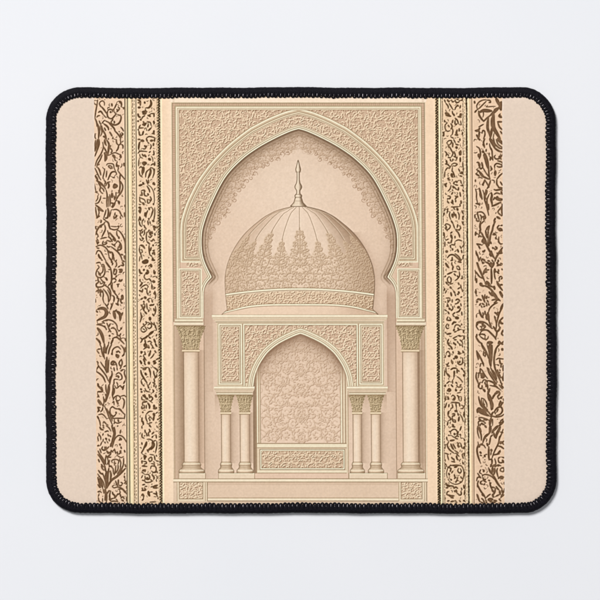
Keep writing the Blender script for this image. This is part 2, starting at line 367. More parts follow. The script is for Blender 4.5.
# traced foliage of the two wide bands: width, then points, in tiles of 100/7 units a pixel
WIDE_L = {97: """16 50,50 60,90 100,120;18 110,40 100,110 85,190 75,260 70,310;20 70,300 95,360 100,420;16 135,100 145,70 180,55 205,80 205,120;18 130,90 150,130 175,150;22 165,140 195,175 220,210 230,230;22 120,220 150,205 175,230 185,250;18 95,290 115,270 140,265;16 190,250 215,280 230,295;20 255,195 245,240 260,290 300,315;18 255,190 290,175 320,190 325,215;26 290,210 300,220;20 270,300 310,310 350,270 375,240;16 340,200 360,230 375,240;16 330,170 345,190;24 310,95 315,130;18 380,95 360,140 345,170;20 400,140 420,165 400,195 380,215;16 385,170 385,190;14 255,150 280,150;22 410,60 440,70 450,110 445,140;18 415,60 435,90;24 480,170 490,150;22 430,255 445,290 430,350 400,385 350,400 310,380 300,345;22 345,345 350,370;18 310,345 330,320;16 400,250 420,265;18 130,340 145,375 160,390;16 170,375 195,345 215,330;24 200,385 235,410 260,440 265,470;22 270,370 310,410 345,450 360,490;20 350,480 390,520 420,560 440,600;18 220,340 260,360 300,380;28 100,370 120,430 130,500 120,600;22 165,410 180,470 215,530 235,600;18 150,400 170,500 150,560;20 130,420 140,480;22 280,500 300,530 315,560;20 205,440 225,480;16 75,520 70,570 85,600;26 190,560 220,580 230,600;18 440,430 465,460 480,490;14 410,490 425,500;20 430,520 445,550 470,530 450,510;14 440,560 460,580;16 330,570 320,600""",
138: """34 110,20 105,80 80,140 70,190;16 80,30 65,120;20 130,20 130,90 100,180 70,260;18 180,60 190,130 165,210 130,270 95,330 75,400;18 175,240 145,310 110,370 95,420;28 210,20 215,70 235,110;26 240,30 270,90 265,160 255,250;20 190,120 230,190 240,230;26 205,210 220,260 215,330;16 235,230 240,290 220,330;18 300,110 285,140 310,170 315,195 295,205;16 290,160 305,150;20 375,20 380,70 395,90;18 430,20 440,60 425,95 390,95;20 410,100 400,150 375,190;20 450,90 470,110 470,150;14 460,60 475,40;16 265,250 310,225 360,210 410,230 445,240;34 325,245 345,265 355,290;16 350,300 365,325;30 435,250 440,285;16 415,310 430,300;18 390,340 380,370 395,400 405,430 395,470;20 375,380 380,410;14 400,390 420,400;24 485,360 490,400;16 235,390 250,370 300,365 335,380 345,430 365,470;16 255,400 285,395 310,410 320,440;18 265,410 285,430;20 290,425 300,440;22 110,420 130,450 145,490 155,530;18 70,430 90,470 130,560 155,600;14 120,390 135,370;12 180,415 185,425;26 75,540 95,570 110,600;18 210,440 205,480 190,540 185,580;18 240,470 235,520 230,560;20 255,600 280,540 305,495 340,480 370,490 380,520;18 400,470 430,510 480,570 490,590;20 430,520 425,600;16 320,560 350,570""",
179: """28 90,20 150,60 200,110 225,150;14 60,60 75,130 90,190 110,200;20 120,60 150,110 140,160 160,190;18 160,120 190,150 200,180;16 155,190 185,210;18 155,240 145,290 115,340 75,350;16 110,240 110,280 85,320;14 75,190 110,180;14 185,275 225,275;20 230,160 245,230 240,320 240,400;14 265,250 265,320 260,400;18 200,20 220,40 210,80;16 225,100 250,50 290,40;24 265,60 270,100 260,130;44 350,90 360,100;26 350,70 385,100 350,125 330,110;20 420,10 430,80 425,150 415,210;20 435,30 465,90 465,140 440,200 400,250 360,330;18 415,190 410,160;32 315,200 315,270;18 280,220 290,300 285,390;18 345,240 350,300;16 370,190 370,250 355,290;26 300,340 340,360 310,400;22 360,330 345,370 320,410;16 380,310 420,325 415,365;22 405,330 415,350;22 80,370 130,410 190,460;30 130,430 170,450 190,465;18 80,400 85,460 100,560;16 110,420 130,480 105,560;16 90,560 140,530;26 255,420 265,480 250,550 220,560;18 230,440 215,500 200,540;16 300,450 290,500 280,540;18 330,440 375,435 420,460 440,500 470,545;16 360,480 350,520;24 385,520 360,560;20 340,530 345,570;18 430,540 440,570;18 190,570 220,590;16 150,585 170,600;18 490,480 495,540;14 495,370 498,400""",
220: """20 160,10 155,40;18 80,90 85,130;22 215,30 190,60 140,90 100,150 85,210;20 210,70 220,130 195,190 170,240;16 100,190 120,240;28 160,90 150,100;22 220,10 260,40 275,90 290,130;14 300,90 350,95 390,95;24 400,90 415,95;18 280,120 340,140 390,130 410,110;20 390,140 430,170 470,230 500,310 505,400 500,470;18 380,160 385,210 410,250;24 410,240 415,265;24 280,180 320,230 360,270;32 330,270 360,290 350,300;16 250,150 270,220 265,250;18 150,270 200,255 240,250;20 260,240 290,260 320,310;18 240,290 300,310;18 190,300 180,340 210,350 240,330 225,310;14 205,320 220,325;16 100,270 120,300;24 100,330 125,320;18 90,290 110,350;20 310,340 345,360 360,340;20 370,330 400,300 440,350 445,410 400,430 405,380;18 420,350 425,400;16 350,370 360,380;18 240,370 260,385 290,380;18 85,380 150,360 210,385 250,430 265,490 275,530;20 300,380 340,410 400,460 440,520 465,590;18 100,400 130,405;18 270,440 290,470 300,450;26 315,460 330,510 320,560;20 270,530 300,570 320,600;18 340,530 345,580;18 380,570 360,600;18 85,490 110,440 150,450 190,520 230,590;26 120,490 135,530 160,555;18 160,570 180,575;26 490,510 500,560;20 445,490 470,500;20 480,580 490,600""",
261: """24 225,10 260,60 290,100;22 290,90 305,160 310,240 300,310 265,350;18 300,10 330,40;16 330,30 315,60;18 375,10 380,60 360,90;16 265,120 285,125;18 90,30 130,20 150,30;18 110,60 130,90 100,130 85,190 110,230 160,235 200,200 215,140 200,60 175,50 165,80;18 185,70 185,140 160,180;20 140,170 150,210;16 120,150 130,200;14 80,275 85,285;20 110,240 120,300 90,330 100,370 160,370 210,345 230,340;18 150,250 180,290 210,310 190,340;16 140,290 155,325 190,310;26 225,240 245,275;18 440,60 480,70;22 460,20 485,60;18 430,70 400,90;18 340,120 340,180 365,190 380,130 345,110;22 350,130 345,150;26 425,130 445,155 420,160;16 410,120 455,120 460,150;22 380,210 370,230;20 320,260 350,250 375,275;24 410,285 440,285 460,265;16 420,260 430,280;16 340,310 370,290;16 395,330 400,375;16 380,335 420,330;20 320,310 315,380 335,430 370,480 400,510;18 300,340 310,400;18 110,390 140,430 155,510;18 85,440 110,420 120,460;20 150,400 170,450;18 140,480 155,500;20 215,350 260,380 290,430 300,500;20 190,400 230,450 260,510 265,590;18 180,420 190,480 185,540 200,600;16 250,410 285,480 290,540 265,590;22 320,490 345,520 340,580;20 385,500 390,530 410,540 395,600;36 460,490 465,550;22 440,540 440,590;14 350,420 360,450;18 75,540 80,590""",
302: """18 210,20 240,60 260,100;18 250,50 265,20;20 330,10 310,60 290,110;16 300,20 310,50;20 370,20 400,45;18 400,20 405,50;24 450,10 460,15;42 110,105 160,90 210,100 235,150 210,210 150,240 100,265;22 90,130 110,145;26 240,110 250,160 220,220;40 340,130 350,190 360,240;38 380,130 430,180 430,270;30 400,150 440,190 470,150;20 330,160 380,110;18 170,285 240,255 310,265 360,300 385,340 390,380 410,415;14 190,265 250,270;18 95,325 150,330 200,350 240,390;14 110,315 180,310;18 180,290 210,305;18 240,300 260,350;20 290,310 270,350 255,360;16 210,340 235,400;20 265,370 280,400 300,430;18 300,380 320,370 340,380;18 330,360 370,400 385,450;14 290,400 260,430;26 275,480 285,485;14 310,450 340,460;26 440,380 450,375;16 410,420 430,400;18 385,420 390,480;18 380,460 420,490;18 420,490 440,450;16 430,490 440,540;20 320,520 380,505 440,550 490,600;24 330,530 300,600;18 380,490 420,540;40 105,370 150,430 180,500 200,590;20 130,400 190,520;26 90,520 130,560 150,600;16 500,520 510,560;16 270,570 265,600""",
343: """18 140,20 160,60 170,130 190,200;26 205,10 210,70 215,140;22 265,20 235,90 230,150;20 310,20 280,80 260,160;30 240,200 240,330 245,420;20 225,250 225,400;20 270,240 260,350 260,420;20 115,90 140,85;18 100,110 130,150;18 190,110 200,190 210,230;14 190,60 190,110;18 320,170 320,110 350,70 400,55 440,90;22 315,140 310,165;26 380,125 390,130;18 400,110 430,140;32 375,170 395,210;18 370,160 410,180 400,215;18 440,30 480,80 490,140 470,180;20 460,190 490,160;16 510,130 500,60;20 325,300 345,280 330,260 305,280 310,310 360,310;18 320,260 350,265 375,300 385,340;16 385,350 390,390;20 450,230 460,290 440,330 415,290 440,240;18 445,340 430,370;18 150,270 175,310 210,360 240,430;20 110,300 130,340 180,400 230,470 260,540;22 95,410 140,440 190,490 220,560;18 120,330 100,370;18 100,260 120,290;22 310,400 315,450 290,530 280,600;18 340,350 350,400;18 290,480 270,560;18 370,450 410,425 450,460 455,510 420,530;20 370,480 400,470 410,500;16 395,490 420,480;18 340,560 350,520 400,520;20 340,590 345,550;22 440,400 470,380;18 500,390 490,430 510,500;18 480,340 520,320;20 500,540 480,580;16 380,560 400,600;22 110,580 120,600""",
384: """26 110,20 150,60 170,90;22 110,110 180,110;18 165,40 185,110;36 270,10 265,90 245,170 220,260;20 225,10 230,90 240,130;16 215,140 240,200;18 110,150 130,190;18 190,180 200,250 190,310;20 120,220 150,260 190,320;18 110,240 150,300;16 200,210 220,250;16 120,170 105,190;20 330,10 330,80 320,150 330,210;18 350,60 345,120 330,160;16 350,20 380,60 430,20;20 430,20 460,50 490,20;22 480,40 465,80;14 390,20 400,40;18 330,230 350,190 395,165 420,180;16 380,190 370,220 400,240 430,220;18 420,170 440,210;16 440,175 490,165 510,185;20 465,200 490,240 485,300 470,350;22 395,260 400,290;18 375,240 395,280;16 320,270 340,250 345,300;18 205,310 240,390 270,470 310,560 325,600;16 240,350 285,440 320,530;18 290,350 320,325 345,340 380,360;20 290,350 285,400 300,440 340,460 370,430;22 370,400 375,420;18 350,350 390,355 430,370 480,420 500,440;22 410,350 450,380;16 500,430 490,500;18 340,490 400,490 480,490;16 350,500 350,540 400,560 450,540;22 400,510 410,540;16 340,570 360,540;22 110,330 125,370 110,400;18 110,330 150,340;18 185,330 175,370 150,400;14 140,370 130,390;18 120,440 170,430 210,460 240,500;22 105,460 125,500;18 120,490 140,540 150,600;18 185,560 200,540 230,570 260,590;18 180,590 200,600;18 320,450 330,500""",
425: """24 140,30 160,60 190,70;20 185,30 200,45;18 230,10 270,40 300,90;24 310,10 325,60 340,110;34 345,30 350,120 340,170 320,240 300,310;18 350,180 330,260 320,320;18 210,100 250,85 265,95;16 180,150 190,120;18 255,130 265,160;18 280,150 300,170;26 225,190 235,205;16 190,200 185,240;18 210,240 220,260;18 270,200 280,230;14 240,230 260,260;18 300,260 290,310;18 120,120 150,170 155,210;16 110,170 120,230;22 110,300 125,290;16 170,240 150,290;22 180,310 170,340 200,360 240,340 270,310;18 210,310 215,350;18 230,310 235,340;26 240,370 260,400 280,390;20 300,370 290,420 250,450;18 300,360 330,390;22 115,370 140,420 190,490 215,560;20 110,420 150,470 200,560 220,600;18 140,340 160,400;20 120,490 135,530;20 160,560 190,600;18 230,430 220,500 225,560;18 255,460 300,460;16 240,440 260,520 240,570;20 440,70 430,120;18 330,290 350,210 390,160 430,150 480,180 530,260;20 430,200 415,220;16 420,180 450,200 440,220;22 425,270 430,290;20 440,310 450,340;26 440,370 430,380;18 350,340 360,380 370,410;18 330,370 350,350;18 390,380 395,420;18 410,420 430,400 450,400;20 490,360 500,390;16 380,430 440,465 480,450;18 400,10 390,20;18 320,540 310,510 360,490 410,510 400,560;20 340,540 370,550;16 420,480 440,540 430,600;18 480,470 480,530 470,600;18 280,500 270,560 290,600;16 350,510 350,580;18 500,560 510,600""",
464: """20 160,30 180,70 200,90;22 205,20 220,80 235,130;46 240,110 235,200 240,290 230,350;24 270,60 255,160 255,260;22 120,90 150,130 190,150;18 180,130 205,200 220,260;18 110,140 150,200 190,260 210,340;36 130,210 165,290 180,340;18 110,190 130,270 150,340;16 110,290 140,340;26 290,100 300,160 290,230;20 270,40 300,30 320,60;18 330,60 335,140;18 370,20 360,110 345,160;18 400,10 400,70 370,130;18 440,20 430,80 390,140;18 470,20 450,80 400,140;30 510,60 450,120 380,180 310,230 270,290 240,350;20 220,350 225,420;26 215,360 225,430 215,520;18 240,400 240,500 230,550;20 190,360 200,420;18 110,400 140,390 165,410;16 120,460 130,430;18 120,480 130,530 160,550;16 180,490 180,540;20 365,240 385,300 400,310;22 405,225 405,290;18 410,300 440,310 460,290;18 440,260 470,280;18 490,230 510,250 490,280;20 490,170 495,200;14 500,130 490,150;20 520,320 530,360;16 510,290 530,270;18 345,300 320,320 345,340 390,330 440,340 490,380 530,440;18 400,360 460,360 500,410;16 420,370 430,410 400,440;20 250,420 270,385 300,390;22 290,400 280,450 290,500 330,490;22 320,400 330,430 360,450;20 345,440 360,480;18 330,490 360,480 400,420;18 270,500 300,530 350,530 400,540;20 430,430 440,470;20 440,490 470,470 490,500;22 450,510 480,530;16 520,470 520,530;16 370,500 390,520"""}
WIDE_R = {97: """24 120,60 125,90;18 160,170 155,120 190,70 240,45 290,40;20 300,45 340,50 350,75 325,80;18 290,60 240,110 190,160 150,190;14 310,120 290,140 320,140 380,135 420,135;44 230,190 290,195 370,200;20 195,215 240,180;22 125,220 150,190;40 430,20 455,70 475,120;44 505,70 490,130 500,190;36 470,150 430,190 385,230 340,270;24 400,190 440,160;26 180,200 190,260 220,310 250,345;16 200,225 240,210 250,250 240,290;22 250,350 290,310 350,260;34 320,290 310,380 310,450 340,540 350,600;50 395,240 385,340 395,440 440,520 490,600;24 365,300 365,420;30 370,440 360,520 350,590;14 400,520 385,600;30 420,480 460,560 480,600;20 490,240 470,270 490,290 520,290;18 480,265 505,275;24 450,355 510,355;22 455,370 480,430 520,470;20 490,490 520,530;30 130,480 170,480 200,440;18 180,430 250,390;24 190,490 185,560 170,600;24 150,540 180,590;20 230,520 240,480 265,490 270,540 250,600""",
138: """24 180,10 200,30;22 270,10 250,60 260,110 265,140;20 240,90 265,130;34 240,190 250,205;20 290,160 285,195;20 300,75 295,95;44 340,10 380,70 410,140;26 390,120 430,160 480,190 520,200;22 395,10 410,80 470,140 520,155;18 430,20 460,90 525,140;40 450,10 500,60 525,90;20 150,120 190,150 205,200 205,250 190,300;34 180,230 190,280;46 265,220 290,310 310,400 325,450;24 250,240 290,350 320,440;20 325,400 325,480 330,540 345,590;20 335,80 345,130 370,180 375,240 385,320;24 350,140 365,170;22 330,215 330,240;22 350,270 345,320;22 370,280 380,310;20 420,245 405,270 430,300 480,290 520,240;30 470,275 510,250;16 500,290 500,310;20 410,430 410,390 440,365 490,375 525,400;20 440,400 470,415 520,410;20 450,325 500,340 525,360;22 155,350 175,350 190,400 210,440 240,420;24 225,350 240,420;18 200,370 195,420;18 240,420 280,490 330,560;26 150,450 190,480 230,540 310,580 340,590;24 140,510 170,530 190,545;18 210,490 260,560;26 360,430 370,450;18 350,400 365,440 350,470;34 420,470 415,540;20 525,500 480,540 440,590""",
179: """20 135,10 135,40;22 270,10 250,60 230,80;24 240,70 245,90;20 280,30 310,80 330,120;22 350,20 340,60 320,110 300,140;22 440,10 440,70 470,120;20 490,40 520,90;24 400,150 430,160 500,150 525,170;22 460,120 520,130;18 135,140 150,200 150,270 165,340;22 140,350 170,355 200,370;16 190,340 190,380;26 190,130 210,210 230,290;28 200,200 215,270;20 240,160 260,220 265,290 290,370 310,450 325,520;28 300,160 280,240;18 285,150 275,230 285,290;18 330,220 300,300 310,380;20 320,360 325,440;30 360,190 370,240 360,290 370,340 375,390;20 400,220 440,200 490,215;40 420,270 470,290 520,290;26 500,180 520,220;20 390,300 410,260;24 370,390 420,370 500,330;22 440,250 460,265;18 470,310 520,300;24 520,360 510,440 520,520;20 450,470 490,420 500,400;20 470,450 460,480 510,530;30 440,540 490,570;24 400,600 420,560;20 160,470 170,520 190,590;18 155,480 200,470 240,480 280,530;36 240,540 270,550 250,580;20 200,510 220,540 215,580;20 125,510 130,560;20 150,560 150,600""",
220: """22 150,10 180,20;26 210,20 200,90 210,150;18 210,60 250,20 270,10;26 190,150 230,200 260,270 290,350 330,430 370,500 420,560;20 230,200 280,290 300,370;26 290,140 310,110 335,85;24 280,150 290,210 300,250;18 310,150 320,180 300,260;18 335,90 310,180;24 420,20 390,80 375,150 350,220 340,290 325,370;20 400,20 400,60 370,150;14 320,200 315,290 310,360;24 140,170 135,220;18 150,190 165,200;22 180,245 190,225 220,240;18 200,160 190,200;24 230,290 260,320;18 240,270 230,310 270,340;20 150,340 200,350 230,360;22 180,370 200,410;24 250,460 270,430;18 240,440 240,460;22 470,75 450,110 480,150 510,150;26 480,120 500,130;20 500,80 520,75;22 520,155 500,120;28 395,190 420,210;20 380,210 430,210;26 425,250 430,270;20 470,240 465,300 490,340 520,340;18 460,310 470,320;22 350,310 360,340;20 380,390 385,410;24 420,380 440,400 430,420;18 400,400 420,430;30 360,440 370,490 410,550;30 340,480 360,520;26 525,390 470,470 430,540 415,590;28 510,440 480,460;20 460,490 440,470;20 520,470 480,480;26 145,460 160,510;20 140,440 170,520 185,590;20 210,530 190,580;26 240,560 270,580;20 230,550 220,590;22 310,580 340,590;20 370,570 390,600;24 460,570 460,600""",
261: """28 165,20 180,90 220,180 250,250 270,300;18 150,20 180,100;20 240,10 240,40;22 230,20 260,30;20 140,150 190,220 240,250;14 130,130 140,190;22 270,10 330,40 360,90;30 350,20 380,60 370,100;24 400,20 390,70;26 360,110 365,200 365,320;20 320,30 350,80;26 290,100 260,150 250,190;26 260,160 300,155;18 290,130 330,125;24 440,20 460,50 500,60;16 490,30 520,40;18 440,70 480,60;26 410,110 420,160;20 400,130 410,220 420,260;22 440,150 470,180;20 460,120 470,150;18 510,110 520,130;18 480,290 475,240 500,220 520,240;20 500,260 520,240;24 150,250 150,310;14 135,200 130,280;38 205,325 225,335;26 230,350 300,365 350,400 390,450 440,520 490,570;20 200,345 250,365;28 290,290 340,330;20 280,300 310,330;18 270,310 290,340;22 310,340 400,380;30 400,360 410,410;44 370,440 410,490 450,540;24 330,440 350,470 380,500;20 140,405 145,480;30 140,430 140,460;26 440,290 460,340 520,420;20 450,300 500,390;24 490,340 520,340;26 480,440 520,520;16 490,430 530,500;26 230,490 250,540 270,590;20 270,480 265,540;24 290,540 300,500;20 320,520 330,520;26 170,540 220,560;20 300,560 320,590;22 150,590 170,580;24 370,560 420,550 480,560;20 440,570 400,600""",
302: """20 210,20 190,50;24 230,20 260,40;20 250,70 270,60;20 290,10 300,60;18 215,50 230,80;18 320,20 330,50;20 450,10 390,40 340,90 320,150;16 430,10 360,60;40 300,180 300,250;34 310,150 320,230 330,280;22 330,280 360,350;26 190,130 210,180 230,220;18 190,110 195,170;20 240,150 250,190;22 270,130 275,180;16 240,190 245,230;16 150,180 150,220;30 540,20 510,70 490,110;22 520,80 480,150 460,210 440,300;24 410,150 440,170;20 455,140 440,190;20 405,200 420,250 435,310 430,390;24 410,210 420,240;20 180,400 150,350 160,300 200,280 260,290 320,330 370,380;30 165,330 160,300 200,290 250,310;34 230,320 270,350 260,370;22 200,400 240,390 265,370;18 200,350 225,355 220,375;20 200,280 280,300 350,360 380,380;20 200,450 230,410 290,400 340,430 390,480 430,540;24 310,400 370,460 430,520;24 390,350 410,380 430,420;22 430,400 440,440 430,500;30 480,260 500,300 540,310;22 490,260 520,230 540,220;18 470,280 470,340 490,370;26 490,360 470,400 440,430;24 530,400 510,450 530,480;20 540,410 520,430;24 140,490 160,530 190,570 230,595;22 155,460 150,500;18 200,490 240,520 280,540;20 200,480 190,465 240,460 280,480;18 270,500 280,540 310,520 320,490;16 210,460 270,460;40 310,580 380,580;24 470,560 500,590;28 480,560 460,600;20 540,560 500,600""",
343: """18 215,10 240,70 270,110;20 230,20 270,90 300,150 320,220;18 255,110 250,170 280,190;18 270,130 280,170;16 290,150 270,200;56 345,20 350,110 350,190;40 350,150 345,250 355,340;18 300,20 330,130 335,230;18 375,30 370,200 360,280;24 490,10 430,80 410,160 400,250 410,340 440,430 500,560;20 440,60 410,170;20 460,30 420,100;34 515,85 525,100;18 510,20 530,15;18 430,240 460,220 500,225 540,230;24 480,240 490,290 520,300;20 450,310 470,320;20 500,310 500,350;22 530,320 530,400;20 450,380 460,420 490,420;18 480,380 490,400;22 460,420 500,500;20 540,420 530,520;18 150,110 160,170 175,240;22 150,110 190,180 230,260 255,330;26 165,150 175,200;24 235,270 250,310;18 210,290 200,340;22 150,420 145,490 170,560 180,590;18 185,420 175,500;18 200,360 230,390 270,460 310,510;44 230,440 230,480;30 215,490 250,490 260,470;20 200,370 205,440;20 300,350 330,430 380,510 440,590;26 310,360 330,390;22 350,350 390,430 430,510;18 340,400 390,480 450,560;30 380,390 420,470 440,520;24 330,540 380,560 420,590;18 290,540 350,540;18 200,560 190,600;18 230,570 250,530 280,530 300,560 300,600;20 270,560 275,590;22 520,480 530,540;18 490,560 520,590""",
384: """24 180,10 180,50;20 190,60 220,65 230,50;20 230,20 230,60;18 240,70 265,110;24 290,10 285,40;26 260,80 270,110;20 310,10 310,60 320,90;18 340,20 390,30 430,40 460,60 500,90;24 400,10 460,60;20 470,10 520,70;18 500,10 540,60;44 325,150 345,210 370,270;44 350,230 370,300 365,370;26 315,100 320,190 335,240;26 380,210 390,180 420,140;30 410,140 460,120;24 470,100 480,140 450,180;18 340,60 330,120;18 430,110 460,100;20 380,300 380,360;24 180,180 190,230 215,300 260,350 320,400 350,440;20 220,210 225,270 270,330 310,370;18 220,200 260,220 295,280 300,330;14 245,230 250,270 270,300;64 180,370 230,395 290,430;40 190,400 250,420 330,455;30 170,350 210,350;24 160,360 165,410;20 340,460 380,460 430,470 500,460 545,430;22 420,430 410,390 450,340 500,330 520,380 490,430 430,450;20 440,400 460,360;24 390,400 370,430 360,480;20 480,210 520,180;24 490,240 510,280 530,260;22 490,250 470,310;18 530,210 540,240;18 490,190 510,210;18 450,180 470,220;20 510,290 490,320;34 360,490 345,540 340,600;16 380,500 380,590;16 355,480 370,520;18 180,480 220,480 290,500 330,520;22 180,500 210,510;20 170,560 190,530 240,530 280,560;26 220,560 250,580;20 180,560 180,600;16 250,510 300,520;18 210,570 200,600;30 540,530 500,570 470,600;18 490,530 530,500;18 470,560 500,540""",
425: """22 165,20 190,70 215,140 220,220;26 190,30 215,100;18 160,40 170,120 190,190;26 270,10 290,35;36 345,10 345,80 330,120;28 330,120 280,160 250,220 240,260;22 350,100 300,150 260,190;34 460,10 410,60 380,100;34 490,20 470,70 440,130 430,190;26 395,110 410,160 430,190;20 390,60 370,120;20 530,60 510,120 480,190 460,270 420,350 390,420 370,480;18 490,100 530,110;18 480,160 470,220;22 350,180 340,240 330,280;24 300,260 310,300;26 325,310 325,380 325,440 330,500;20 350,170 380,140;14 300,200 290,240;18 170,240 175,280 155,340 160,410 180,480 210,550;20 180,290 160,350 170,430 200,520;18 200,290 190,320;18 190,280 250,290 280,330;18 210,270 240,270;26 200,385 215,405;18 200,430 225,440;24 265,430 270,455;16 280,420 300,420;30 360,350 365,375;16 360,380 355,430;22 460,300 500,310 540,340;22 490,270 540,230;20 480,260 500,240 540,280;24 470,390 490,380;18 490,360 450,410;20 390,430 430,420 480,410;20 460,490 470,530 500,540 530,530;20 460,480 480,460;28 520,500 540,540;20 520,460 545,470;18 430,590 460,570 500,585;24 340,490 370,500 370,560;20 360,560 350,600;18 410,480 425,540 420,590;20 380,580 410,590""",
464: """22 350,10 380,40 370,70;26 400,10 420,40;24 330,70 350,120;18 320,50 340,110 370,150;30 385,60 370,130;20 440,20 470,30;20 450,60 440,110 460,190;26 400,150 410,100 410,60;28 390,160 420,220 460,290 520,360;20 370,130 400,190;18 500,60 540,50;18 500,100 530,110 545,80 530,60;18 500,60 490,90 510,110;28 490,200 530,210;22 460,210 500,180 540,190;18 545,260 545,290;18 210,80 195,120 220,140;26 260,95 250,110;16 235,80 265,90;18 165,130 190,170 210,190;20 230,170 270,150 330,160 380,190 430,240;22 240,190 260,240 290,260;26 250,230 280,220;20 320,230 340,240;20 270,280 255,300;18 150,240 170,190 220,200;20 205,250 210,280 240,290;18 230,240 210,260;22 180,240 165,290 190,350 220,400 260,450 280,500;24 165,300 170,330;30 230,430 260,460;20 290,480 320,450 350,430;22 340,260 350,310 370,360;18 360,270 340,280;26 370,360 390,400;24 420,350 410,400 390,440;22 370,330 410,340;28 380,430 390,480;24 430,320 450,350 470,370;28 480,380 490,440;26 510,370 530,420;22 520,430 500,480;22 430,460 470,440;20 550,350 545,400;24 540,440 500,470;24 165,440 180,500 200,540;18 155,430 170,490;18 220,490 250,520;20 240,500 270,560;20 280,510 300,560;44 320,510 380,505;24 400,520 440,530;20 340,540 420,550;20 470,500 500,530;18 210,540 240,560"""}
